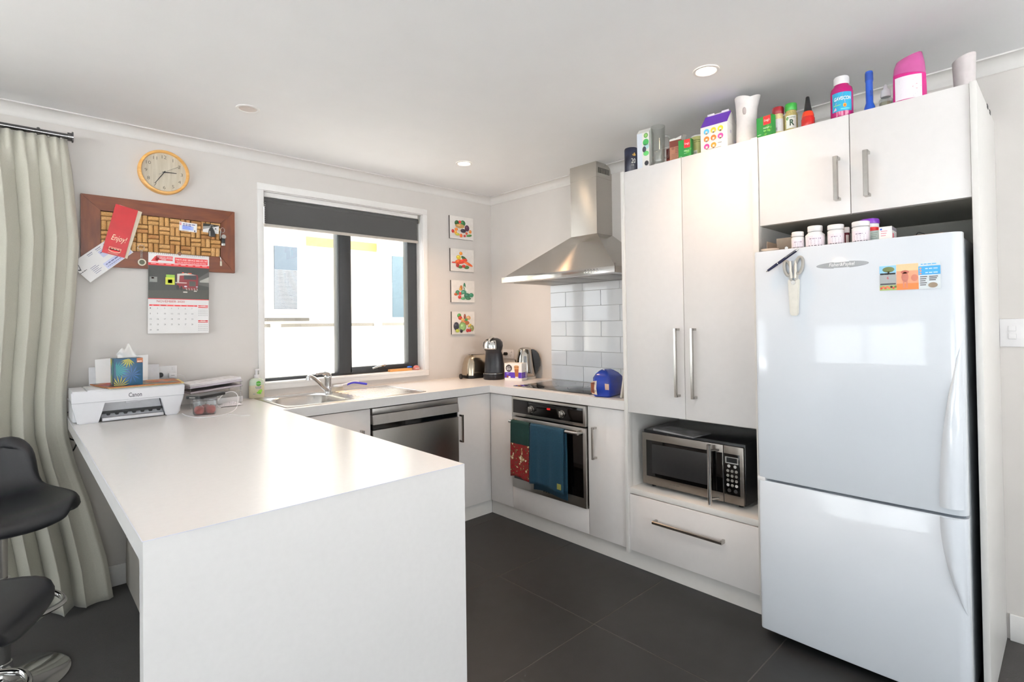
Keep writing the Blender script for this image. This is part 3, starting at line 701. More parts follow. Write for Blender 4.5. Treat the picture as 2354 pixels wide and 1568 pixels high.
for h in range(1, 13): a = PI/2-h*PI/6; pr.text(str(h), .083*math.cos(a), .083*math.sin(a)-.009, .018, '#4a463f', al='c', aspect=1.15, bold=-.012)
pr.put('numerals', ck, local=False)
def hand(ang, l, tail, w, y, col, nm):
    a = PI/2-ang; d = Vector((math.cos(a), 0, math.sin(a))); s = Vector((-d.z, 0, d.x)); c = Vector((CC.x, 0, CC.z))
    q = [c-d*tail-s*w, c-d*tail+s*w, c+d*l+s*w*.6, c+d*l-s*w*.6]
    G().rings([[(p.x, y, p.z) for p in q], [(p.x, y-.0012, p.z) for p in q]]).put(nm, M('hand_'+col, '#'+col, .4), ck, smooth=0)
hand(math.radians(86), .058, .008, .0028, -.0290, '2c2b2a', 'hour_hand'); hand(math.radians(213), .078, .008, .0024, -.0305, '2c2b2a', 'minute_hand'); hand(math.radians(58), .085, .03, .0009, -.032, '8a8882', 'second_hand')
G().cyl((CC.x, -.028, CC.z), (CC.x, -.034, CC.z), .004, n=16).put('pin', 'black_plastic', ck)
# ---- cork board
BX0, BX1, BZ0, BZ1 = -2.741, -2.032, 1.648, 2.010
IX0, IX1, IZ0, IZ1 = -2.661, -2.108, 1.738, 1.934
cb = thing('cork_board', 'wooden framed board of wine corks hanging under the clock', 'notice board', ((BX0+BX1)/2, 0, BZ0))
wood('board_wood', '#562811', '#6f391c', .42, 5, (2, 10, 10)); wood('board_wood_v', '#562811', '#6f391c', .42, 5, (10, 10, 2))
y0, y1 = -.0005, -.026
def rail(q, m, n):
    G().rings([[(x, y0, z) for x, z in q], [(x, y1, z) for x, z in q]]).put(n, m, cb, smooth=0)
e = .0006
rail([(BX0+e, BZ1), (BX1-e, BZ1), (IX1, IZ1+e), (IX0, IZ1+e)], 'board_wood', 'frame_rail'); rail([(BX0+e, BZ0), (BX1-e, BZ0), (IX1, IZ0-e), (IX0, IZ0-e)], 'board_wood', 'frame_rail')
rail([(BX0, BZ0+e), (BX0, BZ1-e), (IX0-e, IZ1), (IX0-e, IZ0)], 'board_wood_v', 'frame_rail'); rail([(BX1, BZ0+e), (BX1, BZ1-e), (IX1+e, IZ1), (IX1+e, IZ0)], 'board_wood_v', 'frame_rail')
G().box(IX0-.002, -.006, IZ0-.002, IX1+.002, -.0008, IZ1+.002).put('backing', M('cork_gap', '#4a2f18', .8), cb)
corkm = [M('cork_%d' % i, c, .8, var=.22, scale=160, bump=.3, bscale=300) for i, c in enumerate(('#b98f5a', '#a97e4b', '#c39a66', '#9d6f42'))]
nc, nr = 11, 4; cw, chh = (IX1-IX0)/nc, (IZ1-IZ0)/nr
cme = {}
for i in range(nc):
    for j in range(nr):
        hz = (i+j) % 2 == 0
        for k in range(2):
            mi = random.choice((0, 0, 0, 1, 1, 2, 2, 3)); cx, cz_ = IX0+(i+.5)*cw, IZ1-(j+.5)*chh
            key = (hz, mi)
            L2 = (cw if hz else chh)/2-.0012; R2 = (chh if hz else cw)/4-.0006
            if key not in cme:
                g = G(); g.cyl((0, 0, -L2), (0, 0, L2), R2, n=12) if not hz else g.cyl((-L2, 0, 0), (L2, 0, 0), R2, n=12)
                o = g.put('cork', corkm[mi], cb, local=True); cme[key] = o.data
            else:
                o = bpy.data.objects.new('cork', cme[key]); C.objects.link(o); o.parent = cb
            px, pz = (cx, cz_+(k-.5)*chh/2) if hz else (cx+(k-.5)*cw/2, cz_)
            o.location = (px-(BX0+BX1)/2+random.uniform(-.0006, .0006), -.0145, pz-BZ0+random.uniform(-.0006, .0006)); o.rotation_euler = (0, random.uniform(-.02, .02), 0)
# ---- things pinned to it
def card(name, label, cat, c, w, h, rot, y, th, col, prints, extra=None):
    """flat card on the back wall: centre (x,z), rotated by rot in the wall plane"""
    r = thing(name, label, cat, (c[0], y, c[1])); r.rotation_euler = (0, rot, 0)
    G().box(-w/2, -th, -h/2, w/2, 0, h/2, bev=0).put('sheet', col, r, local=True, smooth=0)
    pr = Print((0, -th, 0), (1, 0, 0), (0, 0, 1)); prints(pr, w, h)
    if pr.cols: pr.put('print', r)
    else: pr.b.free()
    return r
def p_red(p, w, h):
    p.text('Enjoy!', .005, -.055, .030, '#f3e6c8', al='c', shear=.25, w=.065, bold=.0)
    p.rect(-.026, -.108, .026, -.092, '#e8c9b0').ell(0, -.108, .026, .010, '#e8c9b0').up().rect(-.023, -.106, .023, -.094, '#c8232a').ell(0, -.106, .023, .009, '#c8232a').up().bar(-.017, -.102, .034, .007, '#f3e6c8').rect(-.025, -.124, .018, -.1225, '#e8c9b0')
M('red_card', '#a81d24', .3, var=.12, scale=14)
card('gift_card', 'red folded card reading Enjoy! pinned to the cork board', 'card', (-2.582, 1.836), .098, .262, math.radians(13), -.0352, .003, 'red_card', p_red)
card('paper_sheet', 'cream sheet tucked behind the red Enjoy! card', 'paper', (-2.568, 1.833), .100, .262, math.radians(14.5), -.0328, .002, M('cream_paper', '#d9d0bb', .7), lambda p, w, h: None)
def p_env(p, w, h):
    p.rect(-.02, -.056, .118, -.022, '#c9cdea').rect(.005, .0, .085, .035, '#ccd0ea').up()
    p.bar(.01, .022, .07, .007, '#5d6184').bar(-.012, -.036, .09, .008, '#4a4e7a').bar(-.012, -.047, .09, .005, '#6a6e8f')
    for k in range(5): p.rect(-.075, -.01-k*.008, -.045+.01*(k % 2), -.0075-k*.008, '#8b8fa8')
    for k in range(4): p.rect(-.04+k*.045, .047, -.012+k*.045, .050, '#7d8098').rect(-.04+k*.045, .040, -.016+k*.045, .0425, '#9a9db3')
    p.face([(-.118, .012), (-.108, .006), (-.098, .034), (-.100, .036), (-.109, .014), (-.117, .018)], '#3c3d44'); p.bar(-.122, -.004, .034, .005, '#3c3d44')
card('envelope', 'white window envelope pinned at a slant over the cork board corner', 'envelope', (-2.655, 1.690), .245, .118, math.radians(-43), -.0285, .003, 'paper', p_env)
def p_bus(p, w, h):
    p.rect(-.030, -.016, .026, .006, '#a8b8ea').up().bar(-.026, .013, .060, .007, '#26307a').bar(-.026, .005, .042, .007, '#26307a')
    for k in range(4): p.rect(-.026, -.001-k*.005, .016-.006*(k % 2), .0012-k*.005, '#5a78d8')
    for k in range(2): p.rect(-.040, .006+k*.008, -.034, .012+k*.008, '#d0606a')
    p.rect(-.030, -.0225, .004, -.021, '#4a4e6a').rect(.030, -.022, .036, -.014, '#3a3e62')
card('business_card', 'pale blue business card pinned on the corks', 'card', (-2.272, 1.893), .086, .050, math.radians(3), -.0265, .0008, 'paper', p_bus)
def p_blk(p, w, h):
    p.face([(-w/2, h/2), (w/2, h/2), (w/2, h/2-.004), (-w/2, -.006)], '#23241f').up().face([(-w/2, .008), (-.004, .014), (.0, .006), (-w/2, -.010)], '#8f8f8c')
    p.ell(.024, .003, .004, .003, '#33353a').rect(.014, -.004, .036, -.0025, '#8b8c92').rect(.016, -.018, .038, -.017, '#aaaaaa')
card('business_card', 'black and white business card behind the hanging car key', 'card', (-2.158, 1.897), .082, .050, math.radians(3), -.0265, .0008, 'paper', p_blk)
# keys
kc = thing('car_key', 'black car key fob hanging on the cork board', 'key', (-2.157, -.030, 1.905))
pts = [(-.016, -.055), (-.015, -.020), (-.006, 0), (.003, 0), (.013, -.022), (.019, -.045), (.018, -.056)]
G().prism([(x-2.157, z+1.905) for x, z in pts], 'y', -.044, -.030, bev=.003).put('fob', 'black_plastic', kc)
G().prism([(x-2.157, z+1.905) for x, z in ((-.0155, -.054), (-.014, -.024), (-.009, -.024), (-.008, -.054))], 'y', -.0455, -.044).put('key_blade', 'nickel', kc)
G().tube([(-2.156+.009*math.cos(a), -.033, 1.908+.009*math.sin(a)) for a in [2*PI*i/20 for i in range(20)]], .0012, closed=True).put('ring', 'chrome', kc)
kk = thing('key_bunch', 'bunch of keys with a black and silver tag on the frame edge', 'key', (-2.1, -.030, 1.9))
G().tube([(-2.099+.010*math.cos(a), -.034, 1.893+.014*math.sin(a)) for a in [2*PI*i/20 for i in range(20)]], .0014, closed=True).put('ring', 'chrome', kk)
G().cyl((-2.094, -.036, 1.856), (-2.094, -.038, 1.856), .0125, n=20).xf(Matrix.Identity(4)).put('key_head', 'nickel', kk)
G().box(-2.107, -.040, 1.815, -2.087, -.034, 1.846, bev=.003).put('tag', 'black_plastic', kk); G().box(-2.107, -.041, 1.803, -2.087, -.034, 1.818, bev=.002).put('tag_tip', 'chrome', kk)
G().tube([(-2.110, -.037, 1.885), (-2.113, -.038, 1.862), (-2.112, -.038, 1.842)], .003).put('key', 'nickel', kk)
k3 = thing('key_ring', 'silver key ring with a round compass fob on the lower frame', 'key', (-2.49, -.030, 1.76))
G().tube([(-2.492+.014*math.cos(a), -.032, 1.757+.014*math.sin(a)) for a in [2*PI*i/24 for i in range(24)]], .0013, closed=True).put('ring', 'chrome', k3)
for q in range(4): G().tube([(-2.490+.004*math.cos(a), -.032+.002*(q % 2), 1.735-q*.0105+.006*math.sin(a)) for a in [2*PI*i/12 for i in range(12)]], .001, n=6, closed=True).put('chain_link', 'nickel', k3)
G().cyl((-2.489, -.029, 1.680), (-2.489, -.037, 1.680), .0185, n=28).put('fob', M('ivory', '#d8d2c0', .4), k3); G().cyl((-2.489, -.037, 1.680), (-2.489, -.0378, 1.680), .0125, n=24).put('fob_dial', M('dial_olive', '#4a4c38', .3, var=.3), k3)
k4 = thing('small_key', 'small silver key hanging at the bottom right corner of the cork board', 'key', (-2.11, -.03, 1.73))
G().tube([(-2.118, -.030, 1.742), (-2.112, -.031, 1.735), (-2.108, -.031, 1.725), (-2.108, -.031, 1.712)], .0018).put('hook', 'chrome', k4); G().box(-2.113, -.034, 1.685, -2.103, -.029, 1.712, bev=.001).put('bow', M('ivory', '#d8d2c0', .4), k4)
# ---- calendar
KX, KZ = -2.460, 1.736
cl = thing('wall_calendar', 'wire-bound November 2020 truck calendar hanging from the cork board', 'calendar', (-2.315, -.030, 1.736)); cl.rotation_euler = (0, math.radians(.6), 0)
cwid, chei = .290, .437
G().box(-cwid/2, -.0035, -chei, cwid/2, 0, 0).put('sheets', 'paper', cl, local=True, smooth=0)
p = Print((-cwid/2, -.0035, 0), (cwid, 0, 0), (0, 0, chei))
R_ = lambda u0, v0, u1, v1, c: p.rect(u0, -v1, u1, -v0, c)
RED = '#c2262c'
R_(.42, .045, .975, .118, RED); R_(0, .126, 1, .158, RED); R_(0, .158, 1, .565, '#383937'); R_(0, .565, 1, .574, RED); R_(.02, .642, .80, .660, RED); R_(.815, .642, .985, .656, RED); R_(.815, .664, .985, .674, RED); R_(.815, .835, .985, .850, RED); R_(.815, .858, .985, .866, RED)
R_(.12, .036, .385, .066, RED); R_(.10, .072, .385, .092, RED)
for k in range(5): p.face([(.04+k*.022, -.108), (.06+k*.022, -.108), (.12+k*.016, -.045), (.105+k*.016, -.045)], RED)
p.up()
tw, th_ = .0, .0
def Tx(s, u, v, h, c, w=None, al='l', b=.0): p.text(s, u, -v, h, c, w=w, al=al, bold=b)
Tx('TRANSPORT REPAIRS', .135, .060, .016, '#ffffff', .24); Tx('LIMITED', .20, .088, .013, '#ffffff', .08); Tx('PARTS AND SERVICE 0800 875 747', .435, .080, .022, '#ffffff', .53); R_(.435, .088, .965, .0895, '#e9b0b0'); Tx('TRUCK AND TRAILER PARTS FOR ALL MAKES AND MODELS', .45, .108, .013, '#ffffff', .5)
for k in range(8): R_(.04+k*.12, .134, .12+k*.12, .141, '#efc4c4')
# the truck picture
R_(.02, .30, .14, .365, '#8d8f8b'); R_(.05, .305, .09, .325, '#6e2a2a'); R_(.28, .265, .42, .30, '#8fb84a'); R_(.27, .30, .42, .39, '#c9d04a'); R_(.31, .325, .38, .37, '#e6ead2'); p.face([(.45, -.25), (.80, -.25), (.82, -.30), (.80, -.47), (.46, -.42)], '#7d2a30')
p.face([(.80, -.30), (1, -.20), (1, -.40), (.82, -.38)], '#5a5a57'); p.up().face([(.84, -.325), (1, -.27), (1, -.345), (.84, -.345)], '#b7b6b0'); p.face([(0, -.47), (1, -.44), (1, -.565), (0, -.565)], '#464640')
p.up(); p.face([(.46, -.25), (.60, -.235), (.78, -.255), (.62, -.262), (.50, -.27), (.49, -.36), (.46, -.36)], '#d8d4cc'); R_(.57, .262, .78, .315, '#33383a'); R_(.66, .335, .77, .40, '#5c5c58'); R_(.43, .355, .62, .366, '#d8d0ca')
for k in range(5): p.face([(.60+k*.045, -.425), (.618+k*.045, -.422), (.630+k*.045, -.450), (.612+k*.045, -.453)], '#a39e96')
R_(.56, .47, .63, .485, '#cfcbc4'); R_(.74, .455, .79, .468, '#cfcbc4'); p.ell(.60, -.405, .026, .009, '#e6e6f0').ell(.79, -.405, .016, .007, '#c9ccd8'); R_(.54, .228, .57, .236, '#ff5a3a'); R_(.64, .232, .70, .240, '#ff6a4a'); p.ell(.47, -.42, .025, .03, '#22221f').ell(.53, -.43, .02, .028, '#22221f')
for k in range(6): p.rect(.675+k*.016, -.398, .680+k*.016, -.338, '#2f2f2d')
Tx('NOVEMBER 2020', .135, .614, .026, '#b8383c', .45)
for k, s in enumerate(('SUN', 'MON', 'TUE', 'WED', 'THU', 'FRI', 'SAT')): Tx(s, .06+k*.112, .657, .009, '#ffffff')
day = 1
for r_ in range(5):
    for k in range(7):
        if day > 30: break
        Tx(str(day), .03+k*.112, .695+r_*.067, .017, '#55565c', (.026 if day > 9 else .012)); day += 1
Tx('OCTOBER', .86, .654, .008, '#ffffff', .08); Tx('DECEMBER', .86, .848, .008, '#ffffff', .08)
for q in (0, .19):
    for r_ in range(4):
        for k in range(7): R_(.822+k*.0245, .700+q+r_*.023, .832+k*.0245, .706+q+r_*.023, '#8c8d92')
p.put('print', cl)['kind'] = 'stuff'
g = G()
for k in range(30):
    u = -cwid/2+.006+k*(cwid-.012)/29
    if abs(u) < .012: continue
    g.tube([(u, -.0025+.005*math.cos(a), -.003+.005*math.sin(a)) for a in [2*PI*i/8 for i in range(8)]], .0008, n=4, closed=True)
g.put('wire_binding', 'nickel', cl, local=True)
G().tube([(-.012, -.002, .001), (-.006, -.003, .010), (0, -.003, .013), (.006, -.003, .010), (.012, -.002, .001)], .0009).put('hanger', 'nickel', cl, local=True)
G().cyl((0, -.0045, .001), (0, -.0036, .001), .0085, n=20).put('thumb_notch', M('notch_brown', '#7a5546', .6), cl, local=True)
# ---- four vegetable pictures
def veg(name, label, z0, z1, x0, x1, blobs):
    r = thing(name, label, 'picture', ((x0+x1)/2, 0, z0), group='small vegetable pictures in a column')
    G().box(x0, -.0005, z0, x1, -.012, z1).put('board', M('picture_edge', '#2f2823', .6), r, smooth=0)
    G().box(x0+.0005, -.0118, z0+.0005, x1, -.0128, z1).put('face', M('picture_white', '#ece8e4', .4), r, smooth=0)
    w, h = x1-x0, z1-z0; p = Print((x0, -.0128, z0), (w, 0, 0), (0, 0, h))
    for b in blobs:
        p.up(); u, v, ru, rv, c = b[:5]; p.ell(u, v, ru, rv, c, 14, b[5] if len(b) > 5 else 0)
        cc = lin(c); 
        p.up().ell(u-.25*ru, v+.3*rv, ru*.38, rv*.34, '#'+''.join('%02x' % min(255, int(int(c[i:i+2], 16)*1.12+26)) for i in (1, 3, 5)), 10, b[5] if len(b) > 5 else 0)
    p.put('print', r, local=False)
a = .242
veg('vegetable_picture', 'small picture of a vegetable basket with aubergine', 2.017, 2.201, -.447, -.206, [(.30,.70,.10,.12,'#2f5a34'),(.55,.72,.11,.13,'#2c6a3a'),(.42,.76,.06,.07,'#b8302a'),(.42,.58,.20,.10,'#b08a52'),(.72,.52,.10,.14,'#4a2440'),(.12,.32,.06,.08,'#b82c2e'),(.26,.42,.07,.07,'#d87a30'),(.38,.40,.05,.08,'#d8d4c8'),(.55,.38,.12,.09,'#2a2230'),(.85,.38,.06,.08,'#c87a34'),(.80,.20,.12,.05,'#3f7a3c',.25),(.30,.20,.10,.06,'#b8b44a'),(.45,.16,.06,.08,'#d8642c'),(.22,.28,.06,.07,'#d89a3a'),(.60,.16,.05,.05,'#a82a30'),(.68,.28,.05,.06,'#c8502c')])
veg('vegetable_picture', 'small picture of chillies and carrots', 1.755, 1.938, -.444, -.204, [(.44,.80,.07,.08,'#d8862c'),(.34,.62,.10,.10,'#c9b63a'),(.58,.58,.16,.07,'#2f5a2c',-.7),(.34,.42,.16,.11,'#d05a28',.3),(.52,.46,.20,.09,'#c83a24',.5),(.74,.36,.22,.06,'#d8602a',-.5),(.12,.38,.08,.03,'#b8282a'),(.40,.20,.10,.07,'#3f6a3a'),(.66,.20,.12,.08,'#3c6a34'),(.54,.24,.08,.07,'#b82c28'),(.28,.26,.07,.09,'#9a2c24')])
veg('vegetable_picture', 'small picture of leeks, greens and tomatoes', 1.504, 1.682, -.440, -.201, [(.42,.66,.06,.12,'#a8642c'),(.56,.74,.05,.16,'#3a7a5a'),(.66,.50,.04,.28,'#dfe6dc',.45),(.52,.44,.12,.14,'#4a8a72'),(.26,.44,.09,.11,'#3f7a5a'),(.18,.36,.07,.06,'#b0542c'),(.36,.40,.06,.07,'#b8342c'),(.34,.24,.07,.08,'#b83a30'),(.50,.30,.08,.08,'#dfe0d4'),(.66,.30,.14,.13,'#2f6a54'),(.84,.34,.10,.10,'#3a8062'),(.48,.18,.10,.06,'#5a9a72'),(.70,.18,.12,.06,'#3a7050'),(.36,.60,.05,.06,'#c8a04a')])
veg('vegetable_picture', 'small picture of a vegetable trug with cabbage and melon', 1.246, 1.429, -.438, -.204, [(.32,.82,.09,.10,'#4a8a4a'),(.36,.72,.09,.09,'#b8402c'),(.56,.78,.05,.12,'#8a4a3a'),(.72,.72,.10,.10,'#d0a070'),(.56,.50,.20,.11,'#b06a42'),(.46,.64,.08,.07,'#d8a868'),(.62,.64,.06,.06,'#3f8a4a'),(.18,.36,.12,.18,'#3a3c46'),(.45,.34,.16,.20,'#7aa062'),(.44,.34,.10,.14,'#9abf80'),(.76,.38,.10,.05,'#c9b04a',.8),(.86,.26,.09,.14,'#8a8f5a'),(.66,.16,.07,.08,'#a82a2a'),(.76,.16,.06,.07,'#a82a2a'),(.22,.16,.09,.08,'#a8b04a'),(.38,.14,.06,.08,'#2a2a38')])
# ---- power points and switch
def plate(name, label, M4, w, h, parts):
    r = thing(name, label, 'power point' if 'socket' in name else 'switch', M4.translation); 
    XF[r] = M4.copy(); r.matrix_world = M4; r.location = M4.translation; r.rotation_euler = M4.to_euler()
    G().box(-w/2, -.010, -h/2, w/2, -.0003, h/2, bev=.003).put('plate', 'white_plastic', r, local=True)
    parts(r); return r
def sock(r):
    for s in (-1, 1):
        G().box(s*.040-.007, -.014, .012, s*.040+.007, -.009, .026, bev=.001).put('rocker', 'white_plastic', r, local=True)
        pr = Print((s*.030, -.010, -.008), (1, 0, 0), (0, 0, 1)); pr.face([(-.008, .004), (-.006, .005), (-.003, -.003), (-.005, -.004)], '#4a4a4a').face([(.008, .004), (.006, .005), (.003, -.003), (.005, -.004)], '#4a4a4a').rect(-.001, -.014, .001, -.006, '#4a4a4a'); pr.put('pin_slots', r)
plate('wall_socket', 'white double power point on the wall behind the printer', Matrix.Translation((-2.383, 0, 1.086)), .115, .072, sock)
plate('wall_socket', 'white double power point on the wall beside the kettle', Matrix.Translation((0, -.205, 1.075)) @ Matrix.Rotation(-PI/2, 4, 'Z'), .128, .075, sock)
def swt(r):
    for z in (.018, -.014): 
        G().box(-.012, -.014, z-.011, .012, -.009, z+.011, bev=.0015).put('rocker', 'white_plastic', r, local=True)
plate('light_switch', 'white two-gang light switch on the wall past the end panel', Matrix.Translation((0, -3.245, 1.262)) @ Matrix.Rotation(-PI/2, 4, 'Z'), .078, .115, swt)
# ---- downlights
def downlight(label, x, y, on, spot=0, col=(1, .60, .32)):
    r = thing('downlight', label, 'downlight', (x, y, HC))
    g = G(); g.rings([[(x+q*math.cos(2*PI*i/40), y+q*math.sin(2*PI*i/40), HC+z) for i in range(40)] for q, z in ((.054, -.0004), (.053, -.004), (.044, -.006), (.041, -.003), (.040, -.0015))], cap0=False, cap1=False).put('trim_ring', 'trim_paint', r, smooth=60)
    G().cyl((x, y, HC-.0005), (x, y, HC-.002), .0405, n=40).put('diffuser', M('lamp_on', '#ffffff', .4, emit=('#ffe2bd', 22)) if on else M('lamp_off', '#d9cfc9', .4), r)
    if on:
        l = bpy.data.lights.new('downlight_glow', 'SPOT'); l.energy = spot; l.color = col; l.spot_size = math.radians(125); l.spot_blend = .9; l.shadow_soft_size = .035
        o = bpy.data.objects.new('downlight_glow', l); C.objects.link(o); o.parent = r; o.location = (0, 0, -.012)
downlight('lit recessed downlight in the ceiling in front of the pantry doors', -.829, -2.363, True, 18)
downlight('lit recessed downlight in the ceiling near the window corner', -.803, -.658, True, 52)
downlight('unlit recessed downlight in the ceiling near the wall clock', -2.149, -.671, False)
downlight('added fill downlight in the unseen ceiling above the peninsula end', -2.149, -2.363, True, 34, (1, .86, .72))  # unseen lamp added to brighten the peninsula and lower cabinets
downlight('added fill downlight in the unseen living room ceiling opposite the fridge', -.83, -4.1, True, 22, (1, .84, .68))  # added out of view as fill for the kitchen fronts
downlight('added fill downlight in the unseen living room ceiling behind the peninsula stools', -2.149, -4.1, True, 22, (1, .84, .68))  # another added lamp out of view, raises the room's brightness
# ================================================================== LOOSE THINGS
CAMXY = (-2.98, -3.43)
def wrap(r, x, y, z0=0, sx=1, sy=1, turn=0):
    """print mapping round an upright cylinder standing at (x, y), centred on the side that faces the room"""
    ph = math.atan2(CAMXY[1]-y, CAMXY[0]-x)+turn
    return lambda u, v, h: ((r+h)*sx*math.cos(ph+u/r), (r+h)*sy*math.sin(ph+u/r), z0+v)
def boxitem(name, label, cat, loc, rz, w, d, h, mat, front=None, side=None, bev=.0006, top=None):
    r = thing(name, label, cat, loc, math.radians(rz))
    G().box(0, 0, 0, w, d, h, bev=bev, seg=1).put('carton', mat, r, local=True)
    if front: p = Print((0, 0, 0), (1, 0, 0), (0, 0, 1)); front(p); p.put('front_print', r)
    if side: p = Print((w, 0, 0), (0, 1, 0), (0, 0, 1)); side(p); p.put('side_print', r)
    if top: p = Print((0, 0, h), (1, 0, 0), (0, 1, 0)); top(p); p.put('top_print', r)
    return r
def smooth_pts(P_, n=8):
    P_ = [Vector(p) for p in P_]; out = []
    for i in range(len(P_)-1):
        a, b, c, d = P_[max(i-1, 0)], P_[i], P_[i+1], P_[min(i+2, len(P_)-1)]
        for k in range(n):
            t = k/n; out.append(.5*((2*b)+(c-a)*t+(2*a-5*b+4*c-d)*t*t+(3*b-a-3*c+d)*t**3))
    return out+[P_[-1]]
def lines(p, u0, v0, w, n, dv, h, c, jag=.3):
    for k in range(n): p.rect(u0, v0-k*dv, u0+w*(1-jag*((k*7) % 5)/5), v0-k*dv+h, c)

# ---------------------------------------------------------------- printer corner
pt = thing('printer', 'white inkjet printer with paper standing in its feeder on the worktop', 'printer', (-2.58, -.21, B))
M('printer_white', '#e4e4e8', .32, var=.01, scale=40); M('printer_grey', '#cfd0d4', .4)
px0, px1, pyf, pyb = -2.800, -2.360, -.360, -.085
G().prism([(px0+.022, .900), (-2.700, .900), (-2.683, .992), (-2.46, .992), (-2.442, .900), (px1-.030, .900), (px1-.004, .990), (px1, 1.046), (px0, 1.046), (px0+.002, .985)], 'y', pyf, pyf+.05, bev=.004).box(px0+.006, pyf+.049, .903, px1-.010, pyb, 1.044, bev=.008).put('body', 'printer_white', pt, smooth=40)
G().box(px0+.001, pyf-.0015, .9945, px1-.002, pyb, .9962).put('lid_seam', M('seam_grey', '#b4b5bb', .5), pt)
G().box(px0+.058, pyf+.012, 1.044, px1-.004, pyb-.03, 1.0505, bev=.004).put('scanner_lid', 'printer_white', pt)
G().box(px0+.004, pyf+.012, 1.044, px0+.054, pyb-.03, 1.048, bev=.002).put('button_panel', 'printer_white', pt)
G().box(-2.695, pyf+.048, .925, -2.446, pyf+.051, .99).put('slot_wall', 'printer_grey', pt)
g = G(); g.box(-2.695, pyf+.030, .934, -2.447, pyf+.048, .945)
for k in range(7): x = -2.665+k*.033; g.prism([(x-.009, .936), (x+.009, .936), (x+.005, .926), (x-.005, .926)], 'y', pyf+.026, pyf+.048)
g.put('feed_rollers', 'black_plastic', pt, smooth=0)
G().box(-2.690, pyf+.004, .9035, -2.450, pyf+.048, .918, bev=.002).box(-2.665, pyf-.002, .907, -2.455, pyf+.01, .914, bev=.001).put('output_tray', 'printer_white', pt)
G().box(-2.60, pyf-.001, .980, -2.545, pyf+.002, .988, bev=.001).put('grip_notch', 'seam_grey', pt)
pr = Print((-2.565, pyf, 1.006), (1, 0, 0), (0, 0, 1)); pr.text('Canon', 0, 0, .020, '#55565e', w=.052, al='c', bold=.015); pr.put('maker_mark', pt, local=False)
G().prism([(-.088, 1.02), (-.080, 1.02), (-.058, 1.135), (-.064, 1.138)], 'x', -2.715, -2.42, bev=.001).put('paper_rest', 'printer_grey', pt)
g = G()
g.rings([[(-2.688, -.094, 1.03), (-2.475, -.094, 1.03), (-2.468, -.066, 1.19), (-2.690, -.064, 1.175)], [(-2.688, -.091, 1.03), (-2.475, -.091, 1.03), (-2.468, -.062, 1.19), (-2.690, -.060, 1.175)]]).put('paper_stack', 'paper', pt, smooth=0)
pc = thing('extension_lead', 'black cord hanging from the printer behind the curtain edge of the worktop', 'cord', (-2.80, -.08, .8))
G().tube(smooth_pts([(-2.785, -.088, .930), (-2.795, -.06, .926), (-2.803, -.020, .915), (-2.803, -.014, .87), (-2.803, -.014, .82), (-2.785, -.014, .790), (-2.760, -.014, .772), (-2.766, -.014, .741), (-2.785, -.014, .712), (-2.83, -.014, .66), (-2.86, -.014, .50), (-2.86, -.014, .25), (-2.85, -.014, .117)], 6), .0035).put('cable', 'black_plastic', pc)
# placemats on the printer
def slab(name, label, cat, q, z0, z1, mats, top=None):
    c = (sum(p[0] for p in q)/len(q), sum(p[1] for p in q)/len(q), z0)
    r = thing(name, label, cat, c)
    G().rings([[(x, y, z0) for x, y in q], [(x, y, z1) for x, y in q]]).put('sheet', mats, r, smooth=0)
    if top: p = Print((q[1][0], q[1][1], z1), (q[2][0]-q[1][0], q[2][1]-q[1][1], 0), (q[0][0]-q[1][0], q[0][1]-q[1][1], 0)); top(p); p.put('top_print', r, local=False)
    return r
slab('loose_paper', 'white sheet of paper slipped under the placemats on the printer', 'paper', [(-2.745, -.16), (-2.70, -.34), (-2.60, -.33), (-2.60, -.16)], 1.0507, 1.0514, 'paper')
def mat_top(p):
    cs = ['#6a4a3a', '#8a9a86', '#b9542c', '#c08a4a', '#7d8a8f', '#a82c38', '#8aa08a', '#d08a48', '#9a6a50', '#78807a', '#b0402c', '#c9a26a']
    for i in range(4):
        for j in range(3): p.rect(.02+i*.245, .03+j*.325, .245+i*.245, .33+j*.325, cs[(i*3+j*5) % 12])
    p.up()
    for i in range(26): a, b = random.random()*.85+.05, random.random()*.85+.05; p.ell(a, b, .03+.05*random.random(), .03+.05*random.random(), random.choice(cs), 9)
wood('mat_edge', '#8a4f2a', '#a5683c', .5)
slab('placemat', 'yellow-edged card under the photo placemat on the printer', 'placemat', [(-2.705, -.118), (-2.665, -.372), (-2.362, -.352), (-2.340, -.110)], 1.0516, 1.0546, M('pale_yellow', '#e3d38a', .6))
slab('placemat', 'glossy placemat printed with food photographs lying on the printer', 'placemat', [(-2.715, -.120), (-2.672, -.380), (-2.378, -.366), (-2.362, -.118)], 1.0548, 1.060, 'mat_edge', mat_top)
# tissue box
tb = thing('tissue_box', 'square tissue box printed with teal and yellow palm leaves', 'tissue box', (-2.647, -.360, 1.0606))
w_, h_ = .112, .128
G().box(0, 0, 0, w_, w_, h_, bev=.001).put('carton', M('tissue_blue', '#1d4a68', .35, var=.15, scale=14), tb, local=True)
def frond(p, cu, cv, L_, n, a0, a1, c, wd=.004):
    for k in range(n):
        a = a0+(a1-a0)*k/max(1, n-1); l = L_*(.75+.25*math.sin(PI*k/max(1, n-1))); d = (math.cos(a), math.sin(a)); s = (-d[1], d[0])
        pts = [(cu, cv), (cu+d[0]*l*.55+s[0]*wd, cv+d[1]*l*.55+s[1]*wd), (cu+d[0]*l, cv+d[1]*l), (cu+d[0]*l*.55-s[0]*wd, cv+d[1]*l*.55-s[1]*wd)]
        p.face([(min(max(u, .0), w_), min(max(v, .0), h_)) for u, v in pts], c)
p = Print((0, 0, 0), (1, 0, 0), (0, 0, 1))
